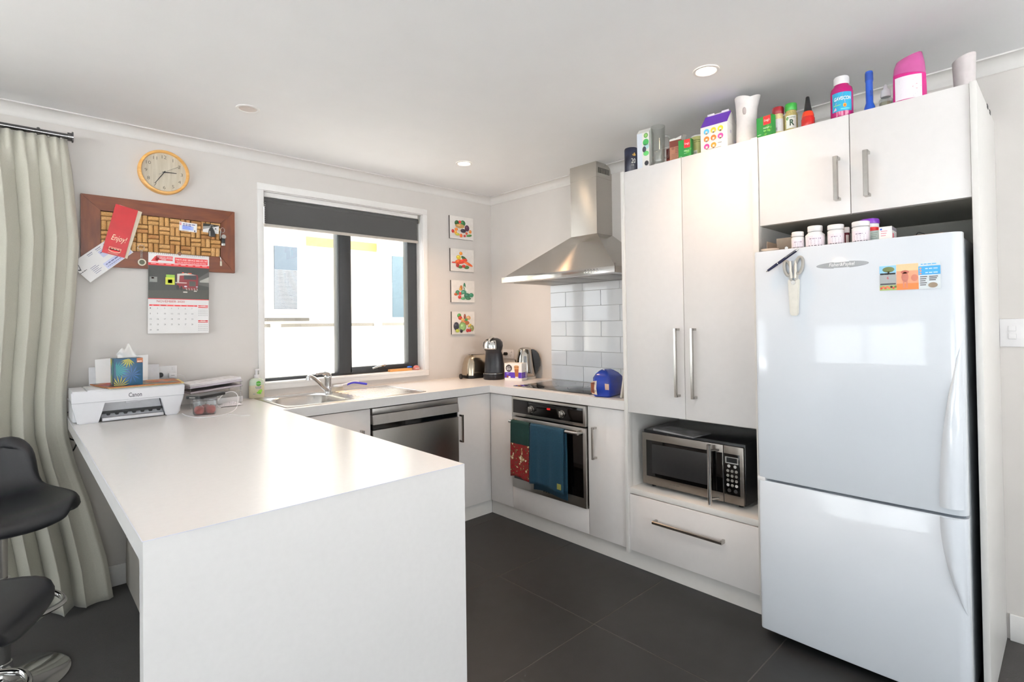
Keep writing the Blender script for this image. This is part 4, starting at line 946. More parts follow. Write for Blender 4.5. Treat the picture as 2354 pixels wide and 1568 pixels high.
frond(p, .07, .05, .05, 11, 0, 2*PI*.9, '#3a62a0', .0022); p.up(); frond(p, .008, .074, .055, 11, -1.4, 1.5, '#369a98', .0022); p.up(); frond(p, .058, .126, .045, 7, 3.5, 5.4, '#c9bb3a', .0022); p.up(); frond(p, .022, .0, .052, 8, .25, 2.9, '#c9b63a', .002); p.up(); p.rect(.088, .106, .112, .128, '#a8643c').up().rect(.090, .110, .108, .114, '#f0e6e0'); p.put('leaf_print', tb)
p = Print((0, w_, 0), (0, -1, 0), (0, 0, 1)); frond(p, .10, .08, .06, 12, 1.6, 4.6, '#2f948f', .004); p.up(); frond(p, .03, .128, .05, 8, 3.6, 5.6, '#c9c23a', .003); frond(p, .02, .02, .05, 8, -.6, 1.4, '#9ab03a', .003); p.put('leaf_print', tb)
G().prism([(x, y) for x, y in rrect(.056, .056, .04, .012, .011)], 'z', h_, h_+.0006).put('slot', M('slot_dark', '#2a3036', .6), tb, local=True)
g = G(); rows = []
for i in range(9):
    t = i/8; row = []
    for j in range(25):
        s = j/24; x = .02+.075*s; hgt = (.052*math.exp(-((s-.55)/.22)**2)+.030*math.exp(-((s-.15)/.16)**2)+.02)*t
        y = .056+.012*math.sin(9*s+3*t)*(t)+.010*math.sin(4*s+6*t)*t
        row.append((x+.006*math.sin(7*t+3*s)*t, y, h_-.004+hgt))
    rows.append(row)
g.rings(rows, closed=False).put('tissue', M('tissue_white', '#f3f1ee', .8, var=.01), tb, local=True, solid=.001, smooth=180)
# plugs and chargers
def plug(name, label, loc, rz, mat, cord):
    r = thing(name, label, 'plug', loc, rz)
    G().prism(rrect(0, 0, .017, .013, .010), 'y', -.034, -.0145, bev=.002).xf(Matrix.Identity(4)).put('body', mat, r, local=True)
    G().tube(cord, .0035, n=8).put('cord', mat, r, local=True); return r
plug('power_plug', 'black power plug in the double socket behind the printer', (-2.412, 0, 1.075), 0, 'black_plastic', [(0, -.03, -.008), (-.004, -.036, -.02), (-.010, -.036, -.035), (-.016, -.03, -.06), (-.02, -.03, -.12)])
r = thing('phone_charger', 'white plug-in charger with a thin cable in the socket behind the printer', 'charger', (-2.352, 0, 1.070))
G().box(-.018, -.040, -.014, .018, -.0145, .014, bev=.004).put('body', 'white_plastic', r, local=True); Print((-.008, -.0400, -.001), (1, 0, 0), (0, 0, 1)).rect(0, 0, .016, .0025, '#8a8a90').put('mark', r)
G().tube([(.018, -.03, 0), (.035, -.03, .002), (.055, -.03, -.01), (.068, -.03, -.04), (.07, -.03, -.10)], .0012, n=6).put('cord', 'white_plastic', r, local=True)
# document tray with papers
dt = thing('document_tray', 'clear plastic document tray stacked with papers beside the printer', 'tray', (-2.19, -.11, B), math.radians(4))
for k, (zz, w0) in enumerate(((.078, 0), (.104, 0))):
    G().prism([(-.13, zz), (.135, zz+.020), (.135, zz+.0225), (-.13, zz+.0025)], 'y', -.115, .075, bev=.0008).put('shelf', 'clear_plastic', dt, local=True)
for x in (-.125, .125):
    for y in (-.105, .065): G().cyl((x, y, 0), (x, y, .118+.08*(x+.13)), .004, n=10).put('leg', 'clear_plastic', dt, local=True)
for k, (zz, th, c) in enumerate(((.081, .008, '#b6aeb6'), (.107, .009, '#c9c2cc'), (.117, .006, '#e9e6ea'), (.124, .005, '#f1eff2'))):
    G().prism([(-.128, zz), (.128, zz+.019), (.128, zz+.019+th), (-.128, zz+th)], 'y', -.118+.004*k, .06).put('papers', M('papers_%d' % k, c, .6, var=.12, scale=20, stretch=(1, 1, 40)), dt, local=True, smooth=0)
G().prism([(-.10, .1295), (.11, .1452), (.11, .1456), (-.10, .1299)], 'y', -.085, -.080).put('fold_line', M('fold_grey', '#7f767c', .6), dt, local=True, smooth=0)
rt = thing('modem', 'light grey and white modem box on the worktop left of the soap', 'modem', (-2.122, -.125, B), math.radians(2))
G().box(-.095, -.030, 0, .092, .030, .036, bev=.006).put('base', 'white_plastic', rt, local=True); G().box(-.095, -.030, .035, .092, .030, .066, bev=.005).put('cover', M('modem_grey', '#b3b1ae', .5), rt, local=True)
# container with apples, phone
jr = thing('plastic_container', 'clear square plastic container of red apples with a phone on its lid', 'container', (-2.292, -.455, B), math.radians(-18))
def rl(hx, r, z): return [(x, y, z) for x, y in rrect(0, 0, hx, hx, r)]
g = G(); g.rings([rl(.046, .016, .001), rl(.051, .018, .010), rl(.052, .018, .068), rl(.049, .018, .070), rl(.0485, .016, .010), rl(.045, .014, .004)], cap0=True, cap1=True).put('tub', 'clear_plastic', jr, local=True, smooth=50)
G().rings([rl(.053, .019, .070), rl(.054, .019, .078), rl(.051, .018, .083)]).put('lid', clear('lid_plastic', (.86, .86, .87), .2), jr, local=True, smooth=50)
M('apple_red', '#c4453e', .35, var=.35, scale=30)
for i, (x, y, z, rr) in enumerate(((-.0238, -.0215, 0, .0228), (.0238, -.0175, 0, .0228), (-.002, .0240, 0, .0225))):
    ap = thing('apple', 'red apple inside the clear plastic container', 'apple', (-2.292+x*math.cos(-.314)-y*math.sin(-.314), -.455+x*math.sin(-.314)+y*math.cos(-.314), B+.0045), group='apples in the container')
    if ap:
        pf = [(.001, .12), (.25, .02), (.6, .0), (.9, .3), (1, .8), (.93, 1.3), (.62, 1.68), (.3, 1.76), (.08, 1.66), (.001, 1.6)]
        G().lathe([(a*rr, b*rr) for a, b in pf], n=20, cap=False).put('flesh', 'apple_red', ap, local=True, smooth=180); G().cyl((0, 0, rr*1.6), (.002, 0, rr*1.95), .0012, n=6).put('stalk', M('stalk_brown', '#4a3420', .7), ap, local=True)
ph = thing('mobile_phone', 'black mobile phone in a case lying on the plastic container', 'phone', (-2.285, -.440, B+.0835), math.radians(35))
G().prism(rrect(0, 0, .088, .043, .012), 'z', 0, .013, bev=.003).put('case', M('phone_case', '#2b2e31', .4), ph, local=True, smooth=50)
G().prism(rrect(0, 0, .082, .037, .008), 'z', .0128, .0136).put('back', M('phone_back', '#33363a', .35), ph, local=True)
G().box(-.0885, -.018, .004, -.086, .016, .008).put('port_slot', 'nickel', ph, local=True)
cd = thing('white_cable', 'white charging cable looping over the worktop in front of the container', 'cable', (-2.25, -.5, B))
G().tube(smooth_pts([(-2.376, -.375, .903), (-2.375, -.47, .903), (-2.35, -.57, .903), (-2.30, -.60, .903), (-2.225, -.565, .903), (-2.15, -.44, .905), (-2.105, -.32, .925), (-2.09, -.26, .955), (-2.11, -.25, .975), (-2.15, -.26, .972), (-2.19, -.29, .945), (-2.205, -.32, .920), (-2.19, -.33, .904)]), .0024).put('cord', 'white_plastic', cd)
G().tube(smooth_pts([(-2.225, -.567, .9025), (-2.20, -.62, .9025), (-2.18, -.66, .9025), (-2.15, -.68, .9025)]), .0014, n=6).put('cord_end', 'white_plastic', cd)
pp = thing('crumpled_paper', 'crumpled white paper wrapper behind the apple container', 'paper', (-2.125, -.262, B))
g = G(); rows = []
for i in range(9):
    row = []
    for j in range(13):
        u, v = (i-4)/4, (j-6)/6; row.append((v*.055, u*.030, .004+.022*(1-u*u)*(1-v*v)*(.6+.4*math.sin(5*u+7*v))))
    rows.append(row)
g.rings(rows, closed=False).put('wrapper', M('wrapper_white', '#e9e4e8', .5, var=.05), pp, local=True, smooth=0, solid=.001)
# soap
so = thing('soap_dispenser', 'clear pump bottle of cream hand soap with a green emblem beside the sink', 'soap bottle', (-1.920, -.0385, B), 0)
M('soap_cream', '#ddd6ba', .25, var=.02); M('soap_clear', '#cfdccb', .15, var=.02)
def el(a, b, z, n=28): return [(a*math.cos(2*PI*i/n), b*math.sin(2*PI*i/n), z) for i in range(n)]
G().rings([el(.040, .019, .001), el(.044, .022, .004), el(.043, .0212, .078)]).put('liquid', 'soap_cream', so, local=True, smooth=50)
G().rings([el(.043, .0212, .0782), el(.041, .0204, .105), el(.030, .017, .117), el(.014, .012, .122)]).put('shoulder', 'soap_clear', so, local=True, smooth=50)
G().cyl((0, 0, .120), (0, 0, .142), .015, n=20).cyl((0, 0, .142), (0, 0, .168), .006, n=14).put('collar', 'white_plastic', so, local=True)
G().box(-.010, -.012, .166, .022, .010, .176, bev=.003).put('pump_head', 'white_plastic', so, local=True)
pr = Print(fn=lambda u, v, h: (u, -.0222*math.sqrt(max(0, 1-(u/.0445)**2))-h-.0004, v))
pr.ell(.004, .088, .015, .015, '#55a83a', 20).up().text('Dettol', .004, .084, .008, '#e9f5e4', al='c').bar(-.014, .066, .036, .006, '#6a7aa8').bar(-.012, .059, .030, .005, '#6a7aa8').ell(.012, .040, .016, .010, '#8fd24a', 14, .6).ell(.006, .032, .014, .006, '#6fbf3a', 14, -.3).rect(-.026, .026, -.014, .028, '#8a9ac0'); pr.put('label_print', so)
# ---------------------------------------------------------------- sink things
tp = thing('kitchen_tap', 'chrome single-lever mixer tap at the back of the sink', 'tap', (-1.525, -.148, B+.0016))
G().lathe([(.029, 0), (.029, .006), (.023, .012), (.021, .03), (.021, .085), (.024, .095), (.023, .105), (.012, .112)], n=28).put('body', 'chrome', tp, local=True, smooth=50)
G().tube(smooth_pts([(-.008, -.008, .018), (-.05, -.045, .045), (-.10, -.085, .085), (-.145, -.122, .116), (-.175, -.145, .128), (-.19, -.158, .122)], 6), [.014]*6+[.0125]*12+[.011]*13, n=14).put('spout', 'chrome', tp, local=True, smooth=60)
G().cyl((-.19, -.158, .128), (-.192, -.160, .106), .0115, .012, n=18).put('aerator', 'chrome', tp, local=True)
G().tube(smooth_pts([(.012, .008, .100), (.004, .0, .118), (-.03, -.022, .128), (-.075, -.05, .132), (-.10, -.068, .130)], 6), [.017]*6+[.014]*8+[.008]*11, n=12).put('lever', 'chrome', tp, local=True, smooth=60)
br = thing('dish_brush', 'white dish brush with a blue grip lying at the back of the sink', 'brush', (-1.444, -.12, B+.002), math.radians(8))
G().prism(rrect(0, 0, .030, .022, .018), 'z', .030, .040, bev=.002).put('head', 'white_plastic', br, local=True)
g = G()
for i in range(9):
    for j in range(6): x, y = -.024+i*.006, -.015+j*.006; g.cyl((x, y, .031), (x*1.5-.004, y*1.5, .0022), .0016, n=5)
g.put('bristles', M('bristle', '#e6dccb', .7), br, local=True, kind='stuff')
G().tube(smooth_pts([(.024, 0, .036), (.07, .002, .042), (.12, .004, .050), (.16, .005, .046)]), .006, n=10).put('handle', 'white_plastic', br, local=True, smooth=60)
G().tube(smooth_pts([(.07, .001, .038), (.12, .003, .045), (.19, .005, .032), (.225, .006, .024)]), .0075, n=10).put('grip', M('brush_blue', '#4b46c8', .4), br, local=True, smooth=60)
wb = thing('wooden_block', 'pale wooden block on the kitchen window sill', 'block', (-.96, .03, WZ0+.002))
wood('block_wood', '#c98a4c', '#e0a765', .5); G().box(-.02, -.012, 0, .170, .020, .018, bev=.001).put('bar', 'block_wood', wb, local=True)
sc = thing('scrub_pad', 'small blue scrubbing pad on the wooden block', 'scourer', (-.805, .034, WZ0+.020)); G().ball((0, 0, .007), .022, .013, .007, n=16).put('pad', M('pad_blue', '#2f6fd0', .6, var=.2, scale=200), sc, local=True, smooth=180)
sp = thing('soap_dish', 'pink translucent soap holder at the end of the window sill', 'soap holder', (-.745, .035, WZ0+.002))
G().lathe([(.020, 0), (.024, .004), (.023, .016), (.015, .030), (.004, .035)], n=24, sx=1.2).put('shell', M('pink_soft', '#e58a86', .3, trans=.3), sp, local=True, smooth=60); G().box(-.020, -.026, .010, .014, -.020, .015, bev=.001).put('clip', 'white_plastic', sp, local=True)
# ---------------------------------------------------------------- corner appliances
ts = thing('toaster', 'rounded stainless steel toaster in the worktop corner behind the coffee machine', 'toaster', (-.265, -.125, B), math.radians(-8))
M('toaster_steel', '#b9ab98', .2, 1, var=.04, scale=30, stretch=(40, 40, 1))
def rr3(hx, hy, r, z): return [(x, y, z) for x, y in rrect(0, 0, hx, hy, r)]
G().rings([rr3(.130, .078, .05, .022), rr3(.128, .077, .05, .06), rr3(.122, .072, .05, .11), rr3(.108, .062, .045, .155), rr3(.092, .050, .04, .175), rr3(.07, .036, .03, .183)]).put('shell', 'toaster_steel', ts, local=True, smooth=60)
G().rings([rr3(.128, .076, .05, 0), rr3(.133, .081, .052, .004), rr3(.132, .080, .052, .024)]).put('base', 'black_plastic', ts, local=True, smooth=50)
for y in (-.018, .018): G().box(-.072, y-.008, .180, .072, y+.008, .1842, bev=.001).put('slot', 'black_gloss', ts, local=True)
G().box(.126, -.012, .07, .150, .012, .082, bev=.003).put('lever', 'black_plastic', ts, local=True)
G().tube(smooth_pts([(-.10, -.04, .012), (-.135, -.03, .014), (-.155, -.03, .018)]), .004).put('cord', 'black_plastic', ts, local=True)
G().cyl((-.150, -.03, .018), (-.172, -.03, .020), .006, .010, n=14).cyl((-.172, -.03, .020), (-.182, -.03, .020), .020, n=24).put('plug', 'black_plastic', ts, local=True)
cm = thing('coffee_machine', 'black pod coffee machine with a chrome face in the worktop corner', 'coffee machine', (-.285, -.335, B), math.radians(0))
FA = math.atan2(-.50, -.87)   # the way its front faces
ca, sa2 = math.cos(FA), math.sin(FA)
def cf(f, s, z): return (f*ca-s*sa2, f*sa2+s*ca, z)
M('coffee_black', '#22242a', .32, var=.06)
def ring(cf_, ff, fb, hw, z, n=32):
    o = []
    for i in range(n):
        a = 2*PI*i/n; c_, s_ = math.cos(a), math.sin(a); o.append(cf(cf_+(ff if c_ > 0 else fb)*c_, hw*s_, z))
    return o
G().rings([ring(-.01, .085, .085, .078, 0), ring(-.01, .088, .090, .082, .006), ring(-.01, .086, .088, .081, .046), ring(-.02, .062, .080, .079, .052), ring(-.02, .055, .075, .076, .12), ring(-.015, .050, .066, .068, .19), ring(-.006, .052, .062, .062, .215), ring(.004, .072, .070, .072, .232), ring(.005, .080, .075, .078, .258), ring(.002, .072, .072, .074, .285), ring(-.004, .052, .056, .056, .306), ring(-.008, .024, .03, .03, .317)]).put('body', 'coffee_black', cm, local=True, smooth=60)
# chrome face on the head, drip tray ring and lever
rows = []
for i in range(9):
    z = .234+.066*i/8; row = []
    rr_ = .083-.00*i
    for k in range(9):
        s = -.6+1.2*k/8; zz = (z-.258)/.062; R0 = .0835*math.sqrt(max(.05, 1-max(0, zz)**2*.75)) ; row.append(cf(.004+R0*math.cos(s*1.05), R0*math.sin(s*1.05), z))
    rows.append(row)
G().rings(rows, closed=False).put('face_plate', 'chrome', cm, local=True, solid=.003, smooth=60)
G().rings([ring(-.01, .0885, .0905, .0825, .0455), ring(-.01, .0885, .0905, .0825, .049), ring(-.01, .060, .06, .07, .0505)], cap0=False, cap1=False).put('tray_ring', 'nickel', cm, local=True)
G().tube([cf(-.02, 0, .312), cf(.02, 0, .322), cf(.055, 0, .320), cf(.085, 0, .306), cf(.092, 0, .296)], [.010, .013, .012, .009, .006], n=10).xf(Matrix.Identity(4)).put('lever', 'chrome', cm, local=True, smooth=60)
p = Print(fn=lambda u, v, h: cf(.004+.0855+h, u, v)); 
for k in range(6): p.rect(-.004, .244+k*.007, .004, .246+k*.007, '#6a6a70')
p.put('level_marks', cm)
r = plug('power_plug', 'black power plug in the double socket by the kettle', (0, -.190, 1.078), -PI/2, 'black_plastic', [(0, -.03, -.006), (-.012, -.045, -.008), (-.03, -.055, -.012), (-.06, -.06, -.03), (-.085, -.08, -.10), (-.09, -.09, -.16)])
rs = thing('red_stand', 'thin red folding stand between the coffee machine and the pod box', 'stand', (-.13, -.345, B))
for a, b in (((.0, .03, .075), (.0, -.035, .004)), ((.0, .03, .004), (.0, -.035, .075)), ((.0, .035, .004), (-.06, -.07, .004))): G().tube([a, b], .004).put('bar', M('red_paint', '#b3202a', .4), rs, local=True)
kt = thing('kettle', 'stainless steel electric kettle with a black handle behind the pod box', 'kettle', (-.088, -.488, B))
M('kettle_steel', '#b5b0aa', .13, 1, var=.03)
G().cyl((0, 0, 0), (0, 0, .018), .082, .080, n=32).put('power_base', M('base_white', '#d9d4cc', .35), kt, local=True)
G().lathe([(.076, .019), (.080, .024), (.079, .06), (.072, .12), (.064, .18), (.058, .212), (.050, .222)], n=36).put('jug', 'kettle_steel', kt, local=True, smooth=50)
G().lathe([(.056, .2125), (.054, .222), (.040, .236), (.018, .242), (.002, .243)], n=32).put('lid', 'kettle_steel', kt, local=True, smooth=60)
hd_ = (math.cos(-.96), math.sin(-.96))
G().rings([[(hd_[0]*f-hd_[1]*s, hd_[1]*f+hd_[0]*s, z) for s in (-.013, .013) for f in ()] or [(hd_[0]*f-hd_[1]*s, hd_[1]*f+hd_[0]*s, z) for f, s in ((f0, -.014), (f1, -.014), (f1, .014), (f0, .014))] for z, f0, f1 in ((.035, .070, .082), (.06, .072, .098), (.10, .066, .114), (.15, .06, .116), (.19, .056, .104), (.215, .050, .086), (.226, .044, .060))]).put('handle', 'black_plastic', kt, local=True, smooth=60)
G().ball((hd_[0]*.082, hd_[1]*.082, .210), .010, n=12).put('switch', 'chrome', kt, local=True)
wn = (math.cos(-2.35), math.sin(-2.35)); G().rings([[(wn[0]*f-wn[1]*s, wn[1]*f+wn[0]*s, z) for f, s in ((r0-.004, -.010), (r0+.0015, -.010), (r0+.0015, .010), (r0-.004, .010))] for z, r0 in ((.055, .078), (.12, .071), (.175, .0635))]).put('water_gauge', clear('gauge', (.55, .58, .62), .25), kt, local=True)
G().tube(smooth_pts([(.03, .07, .012), (.07, .11, .02), (.07, .16, .07), (.075, .19, .12), (.085, .205, .13)]), .004).put('cord', 'black_plastic', kt, local=True)
# pod box
def pod_front(p):
    p.rect(0, .020, .145, .062, '#5a35b0').up(); p.ell(.037, .092, .026, .027, '#2a1620', 26).up().text('NESCAFE', .037, .103, .006, '#ffffff', al='c', w=.026).text('Dolce', .037, .089, .010, '#ffffff', al='c', w=.036, bold=.03).text('Gusto', .037, .077, .010, '#ffffff', al='c', w=.036, bold=.03)
    p.face([(.082, .108), (.122, .108), (.116, .030), (.090, .030)], '#b06a3a').ell(.102, .108, .020, .008, '#e3b98a').up().face([(.083, .098), (.121, .098), (.120, .086), (.084, .086)], '#cf9560').face([(.092, .030), (.115, .030), (.119, .018), (.088, .018)], '#efe9e6').bar(.016, .052, .022, .005, '#d9cff0').rect(.016, .045, .036, .047, '#b9a8e0').ell(.026, .030, .010, .008, '#8a4a3a').ell(.042, .026, .010, .007, '#f4f0ee')
def pod_side(p):
    p.rect(0, .020, .085, .062, '#4d2d9c').up(); lines(p, .012, .052, .038, 4, .007, .003, '#8f7ac4'); p.rect(.058, .024, .078, .066, '#e9e7ea').up()
    lines(p, .061, .058, .014, 5, .008, .004, '#6a6470'); p.rect(.06, .085, .066, .089, '#4a4650')
boxitem('pod_box', 'white and purple box of coffee pods in front of the kettle', 'box', (-.288, -.466, B), -72, .146, .085, .130, 'card_white', pod_front, pod_side)
# bread and chopping boards
bd = thing('bread_bag', 'blue plastic bag of bread beside the cooktop', 'bread', (-.455, -1.545, B), math.radians(-80))
M('bag_blue', '#18338f', .22, var=.1, scale=18, bump=.6, bscale=30)
L_ = [(x, 0) for x in (0,)]
def br_ring(hx, hy, z, r, ox=0, oy=0): return [(x+ox, y+oy, z) for x, y in rrect(0, 0, hx, hy, r, 5)]
G().rings([br_ring(.048, .085, 0, .02), br_ring(.055, .094, .010, .022), br_ring(.057, .096, .06, .024), br_ring(.056, .095, .108, .024), br_ring(.042, .080, .130, .020, -.004), br_ring(.026, .05, .147, .014, -.008), br_ring(.015, .03, .154, .008, -.010)]).put('bag', 'bag_blue', bd, local=True, smooth=70)
p = Print((-.0, -.097, .0), (1, 0, 0), (0, 0, 1))
p.face([(-.055, .018), (-.020, .012), (-.026, .05), (-.022, .094), (-.055, .088)], '#e3c9b0').up().face([(-.060, .024), (-.036, .02), (-.040, .05), (-.036, .085), (-.060, .08)], '#8a4a2c').face([(-.030, .015), (-.025, .014), (-.029, .05), (-.025, .092), (-.030, .092), (-.034, .05)], '#dfe0d6').up().text('MOLEN', -.053, .03, .010, '#2b1d4a', w=.026).text('BERG', -.053, .072, .010, '#2b1d4a', w=.022)
p.put('label_print', bd); p = Print((0, -.097, 0), (1, 0, 0), (0, 0, 1)); p.face([(.030, .045), (.054, .045), (.054, .078), (.028, .080)], '#c9a894'); p.put('price_sticker', bd)
G().tube(smooth_pts([(-.02, -.03, .150), (-.006, -.035, .150), (.012, -.045, .138)]), .0035).put('bag_tie', 'white_plastic', bd, local=True)
M('board_plastic', '#dbd8cf', .4, var=.02)
for k, (dy, nm) in enumerate(((0, 'white plastic chopping board leaning outermost beside the bread'), (.020, 'cream chopping board leaning against the pantry side'))):
    cbd = thing('chopping_board', nm, 'chopping board', (-.30, -1.664-dy, B))
    a = math.radians(10); g = G(); g.box(-.20+.02*k, -.006, 0, .20, .006, .225-.02*k, bev=.003); g.xf(Matrix.Rotation(a, 4, 'X')); 
    g.xf(Matrix.Translation((0, 0, .0013))); g.put('board', 'board_plastic', cbd, local=True)
# ---------------------------------------------------------------- on top of the pantry and cupboard
Z = ZT
def lathe_thing(name, label, cat, x, y, z, prof, mat, sx=1, sy=1, part='body', group=None):
    r = thing(name, label, cat, (x, y, z), 0, group); G().lathe(prof, n=30, sx=sx, sy=sy).put(part, mat, r, local=True, smooth=45); return r
r = lathe_thing('whisky_tin', 'round navy tin at the hood end of the pantry top', 'tin', -.533, -1.782, Z, [(.035, 0), (.036, .002), (.036, .121), (.0338, .127)], M('navy', '#12172a', .35))
p = Print(fn=wrap(.0362, -.533, -1.782)); p.text('20', .0, .040, .026, '#d8d6cc', al='l', w=.024).text('CHA', -.001, .026, .008, '#b8b6ac', w=.016); p.ell(.016, .085, .010, .005, '#b08a3a').ell(.018, .088, .004, .009, '#b08a3a'); p.put('label_print', r)
def fresh_f(p):
    p.ell(.062, .205, .012, .014, '#3a7a34', 20).up().ell(.062, .205, .009, .011, '#8fc06a', 20).up().text('air', .062, .202, .006, '#ffffff', al='c'); p.ell(.066, .16, .028, .026, '#3f9a52').ell(.074, .13, .03, .022, '#bfe0e6').ell(.055, .12, .014, .020, '#3a3c46').ell(.070, .09, .025, .016, '#52a85a').ell(.064, .04, .012, .014, '#22242a')
fb = boxitem('air_freshener_box', 'tall white and green carton behind the glass mug', 'box', (-.535, -1.822, Z), -84, .070, .055, .195, 'card_white', lambda p: (p.face([(.0, 0), (.030, 0), (.030, .195), (.0, .195)], '#dfe6f2'), p.up(), fresh_f(p) if False else [p.ell(.052, .178, .012, .013, '#3a7a34', 20), p.up(), p.ell(.052, .178, .0085, .0095, '#8fc06a', 20), p.ell(.051, .142, .017, .018, '#3f9a52'), p.ell(.053, .118, .016, .014, '#bfe0e6'), p.up(), p.ell(.042, .105, .011, .016, '#3a3c46'), p.ell(.052, .082, .016, .013, '#52a85a'), p.ell(.054, .030, .012, .013, '#22242a')]))
G().prism([(0, .195), (.055, .195), (.030, .222), (.025, .222)], 'x', 0, .070).put('gable_top', 'card_white', fb, local=True, smooth=0)
mg = thing('beer_mug', 'tall clear glass beer mug with a handle on the pantry top', 'mug', (-.515, -1.937, Z))
G().lathe([(.036, 0), (.039, .004), (.037, .015), (.0335, .03), (.035, .11), (.037, .205), (.0375, .209), (.0345, .209), (.0335, .17), (.031, .035), (.028, .022), (.001, .020)], n=30, cap=False).put('glass', 'glass_clear', mg, local=True, smooth=60)
hx_ = (math.cos(-.75), math.sin(-.75)); G().tube(smooth_pts([(hx_[0]*.034, hx_[1]*.034, .16), (hx_[0]*.058, hx_[1]*.058, .155), (hx_[0]*.062, hx_[1]*.062, .10), (hx_[0]*.052, hx_[1]*.052, .055), (hx_[0]*.033, hx_[1]*.033, .045)]), .0055).put('handle', 'glass_clear', mg, local=True, smooth=60)
boxitem('stock_box', 'small dark red carton behind the torn brown carton', 'box', (-.440, -1.940, Z), -90, .031, .03, .106, M('dark_red', '#5c2320', .5), lambda p: p.rect(.004, .02, .026, .05, '#8a3a30'))
bx_ = boxitem('open_carton', 'small brown open carton with a torn white flap on the pantry top', 'box', (-.505, -1.998, Z), -84, .060, .045, .118, M('card_brown', '#a8745c', .6, var=.06), lambda p: (p.rect(.0, .085, .060, .118, '#6a2f24'), p.up(), p.ell(.018, .078, .008, .008, '#8a5a48'), lines(p, .030, .076, .022, 4, .008, .004, '#7d4c3c'), lines(p, .010, .045, .040, 5, .007, .003, '#8f5f4c')))
G().rings([[(0, 0, .118), (.06, 0, .118), (.062, .006, .138), (.040, .012, .128), (.020, .012, .134), (-.002, .004, .128)], [(0, .001, .118), (.06, .001, .118), (.062, .007, .138), (.040, .013, .128), (.020, .013, .134), (-.002, .005, .128)]]).put('flap', 'card_white', bx_, local=True, smooth=0)
G().rings([[(.06, .0, .118), (.06, .045, .118), (.075, .04, .146), (.072, .005, .14)], [(.0605, 0, .118), (.0605, .045, .118), (.0755, .04, .146), (.0725, .005, .14)]]).put('flap', 'card_white', bx_, local=True, smooth=0)
def green_f(p, w, h):
    p.rect(w*.45, h*.55, w*.92, h*.98, '#c8242a').up().text('Gregg\'s', w*.68, h*.72, .010, '#ffffff', al='c', w=w*.36); p.text('PARSLEY', w*.45, h*.36, .007, '#e6f0e2', w=w*.40); p.bar(w*.45, h*.26, w*.26, .004, '#b8d8b0')
    for k in range(16): a, b = random.random(), random.random(); p.ell(w*(.55+.42*a), h*(.05+.45*b), .006, .0045, random.choice(('#4f9a3c', '#2f7a2c', '#6fb04a')), 7, a*3)
    p.bar(w*.08, h*.12, w*.22, .004, '#d8e6d2')
boxitem('herb_box', 'small green herb box with a red badge beside the round tin', 'box', (-.535, -2.064, Z), -84, .066, .03, .097, M('herb_green', '#1f7a34', .4), lambda p: green_f(p, .066, .097))
r = lathe_thing('round_tin', 'round pale green tin with a pull lid on the pantry top', 'tin', -.452, -2.127, Z, [(.031, 0), (.032, .002), (.032, .115), (.031, .117)], M('tin_green', '#b7b878', .35, var=.03))
G().lathe([(.0335, .115), (.034, .118), (.033, .1215), (.030, .120)], n=30).put('lid', 'white_plastic', r, local=True, smooth=45)
p = Print(fn=wrap(.0322, -.452, -2.127)); p.rect(-.024, .005, -.004, .045, '#e6e6e0', 3).up()
for k in range(8): p.rect(-.022+k*.002, .012, -.0212+k*.002, .038, '#3c3c3a')
p.put('barcode', r); p = Print(fn=wrap(.0322, -.452, -2.127)); p.rect(-.020, .085, .016, .088, '#6f7a3a', 3).rect(-.020, .095, .010, .098, '#6f7a3a', 3); p.put('label_print', r)
def pods_f(p):
    cols = [('#58b7e0', 0), ('#e8c02e', 1), ('#e6d233', 2), ('#e07a2a', 3), ('#e0702a', 4), ('#d84a9a', 5), ('#c93a8a', 6), ('#e0902e', 7)]
    for c, k in cols:
        i, j = (k % 3, k//3); u, v = .030+i*.034, .098-j*.036; p.ell(u, v, .0135, .0135, c, 18)
    p.up()
    for c, k in cols:
        i, j = (k % 3, k//3); u, v = .030+i*.034, .098-j*.036; p.rect(u-.005, v-.013, u+.005, v+.002, '#f2ead8').ell(u, v-.010, .005, .004, '#7a4424')
    lines(p, .085, .030, .018, 1, .01, .003, '#7a7470'); p.rect(.03, .010, .10, .012, '#a8a09a')
gb = boxitem('pod_carton', 'white carry carton with coloured pod discs and purple gable top', 'box', (-.548, -2.190, Z), -88, .131, .115, .123, 'card_white', pods_f, lambda p: (p.rect(.0, .0, .115, .03, '#6a3aa8') if False else p.rect(.07, .01, .11, .05, '#e9e2ee'), p.rect(.03, .075, .045, .09, '#cfc6d2'), p.rect(.09, .01, .112, .04, '#4a2a8a')))
G().rings([[(0, 0, .123), (.131, 0, .123), (.128, .052, .188), (.003, .052, .188)], [(0, .0015, .123), (.131, .0015, .123), (.128, .0535, .188), (.003, .0535, .188)]]).put('gable_front', M('gable_purple', '#5b2c9c', .35, var=.05), gb, local=True, smooth=0)
G().rings([[(.131, 0, .123), (.131, .115, .123), (.129, .0575, .188)], [(.130, 0, .123), (.130, .115, .123), (.128, .0575, .188)]]).put('gable_end', 'card_white', gb, local=True, smooth=0)
G().rings([[(0, 0, .123), (0, .115, .123), (.002, .0575, .188)], [(.001, 0, .123), (.001, .115, .123), (.003, .0575, .188)]]).put('gable_end', 'card_white', gb, local=True, smooth=0)
G().rings([[(0, .115, .123), (.131, .115, .123), (.128, .063, .188), (.003, .063, .188)], [(0, .1135, .123), (.131, .1135, .123), (.128, .0615, .188), (.003, .0615, .188)]]).put('gable_back', 'gable_purple', gb, local=True, smooth=0)
g = G()
for u in (.030, .100): g.box(u-.018, .053, .182, u+.018, .056, .199, bev=.001)
g.box(.045, .053, .182, .09, .056, .192); g.put('carry_tabs', M('tab_white', '#ece6f2', .5), gb, local=True)
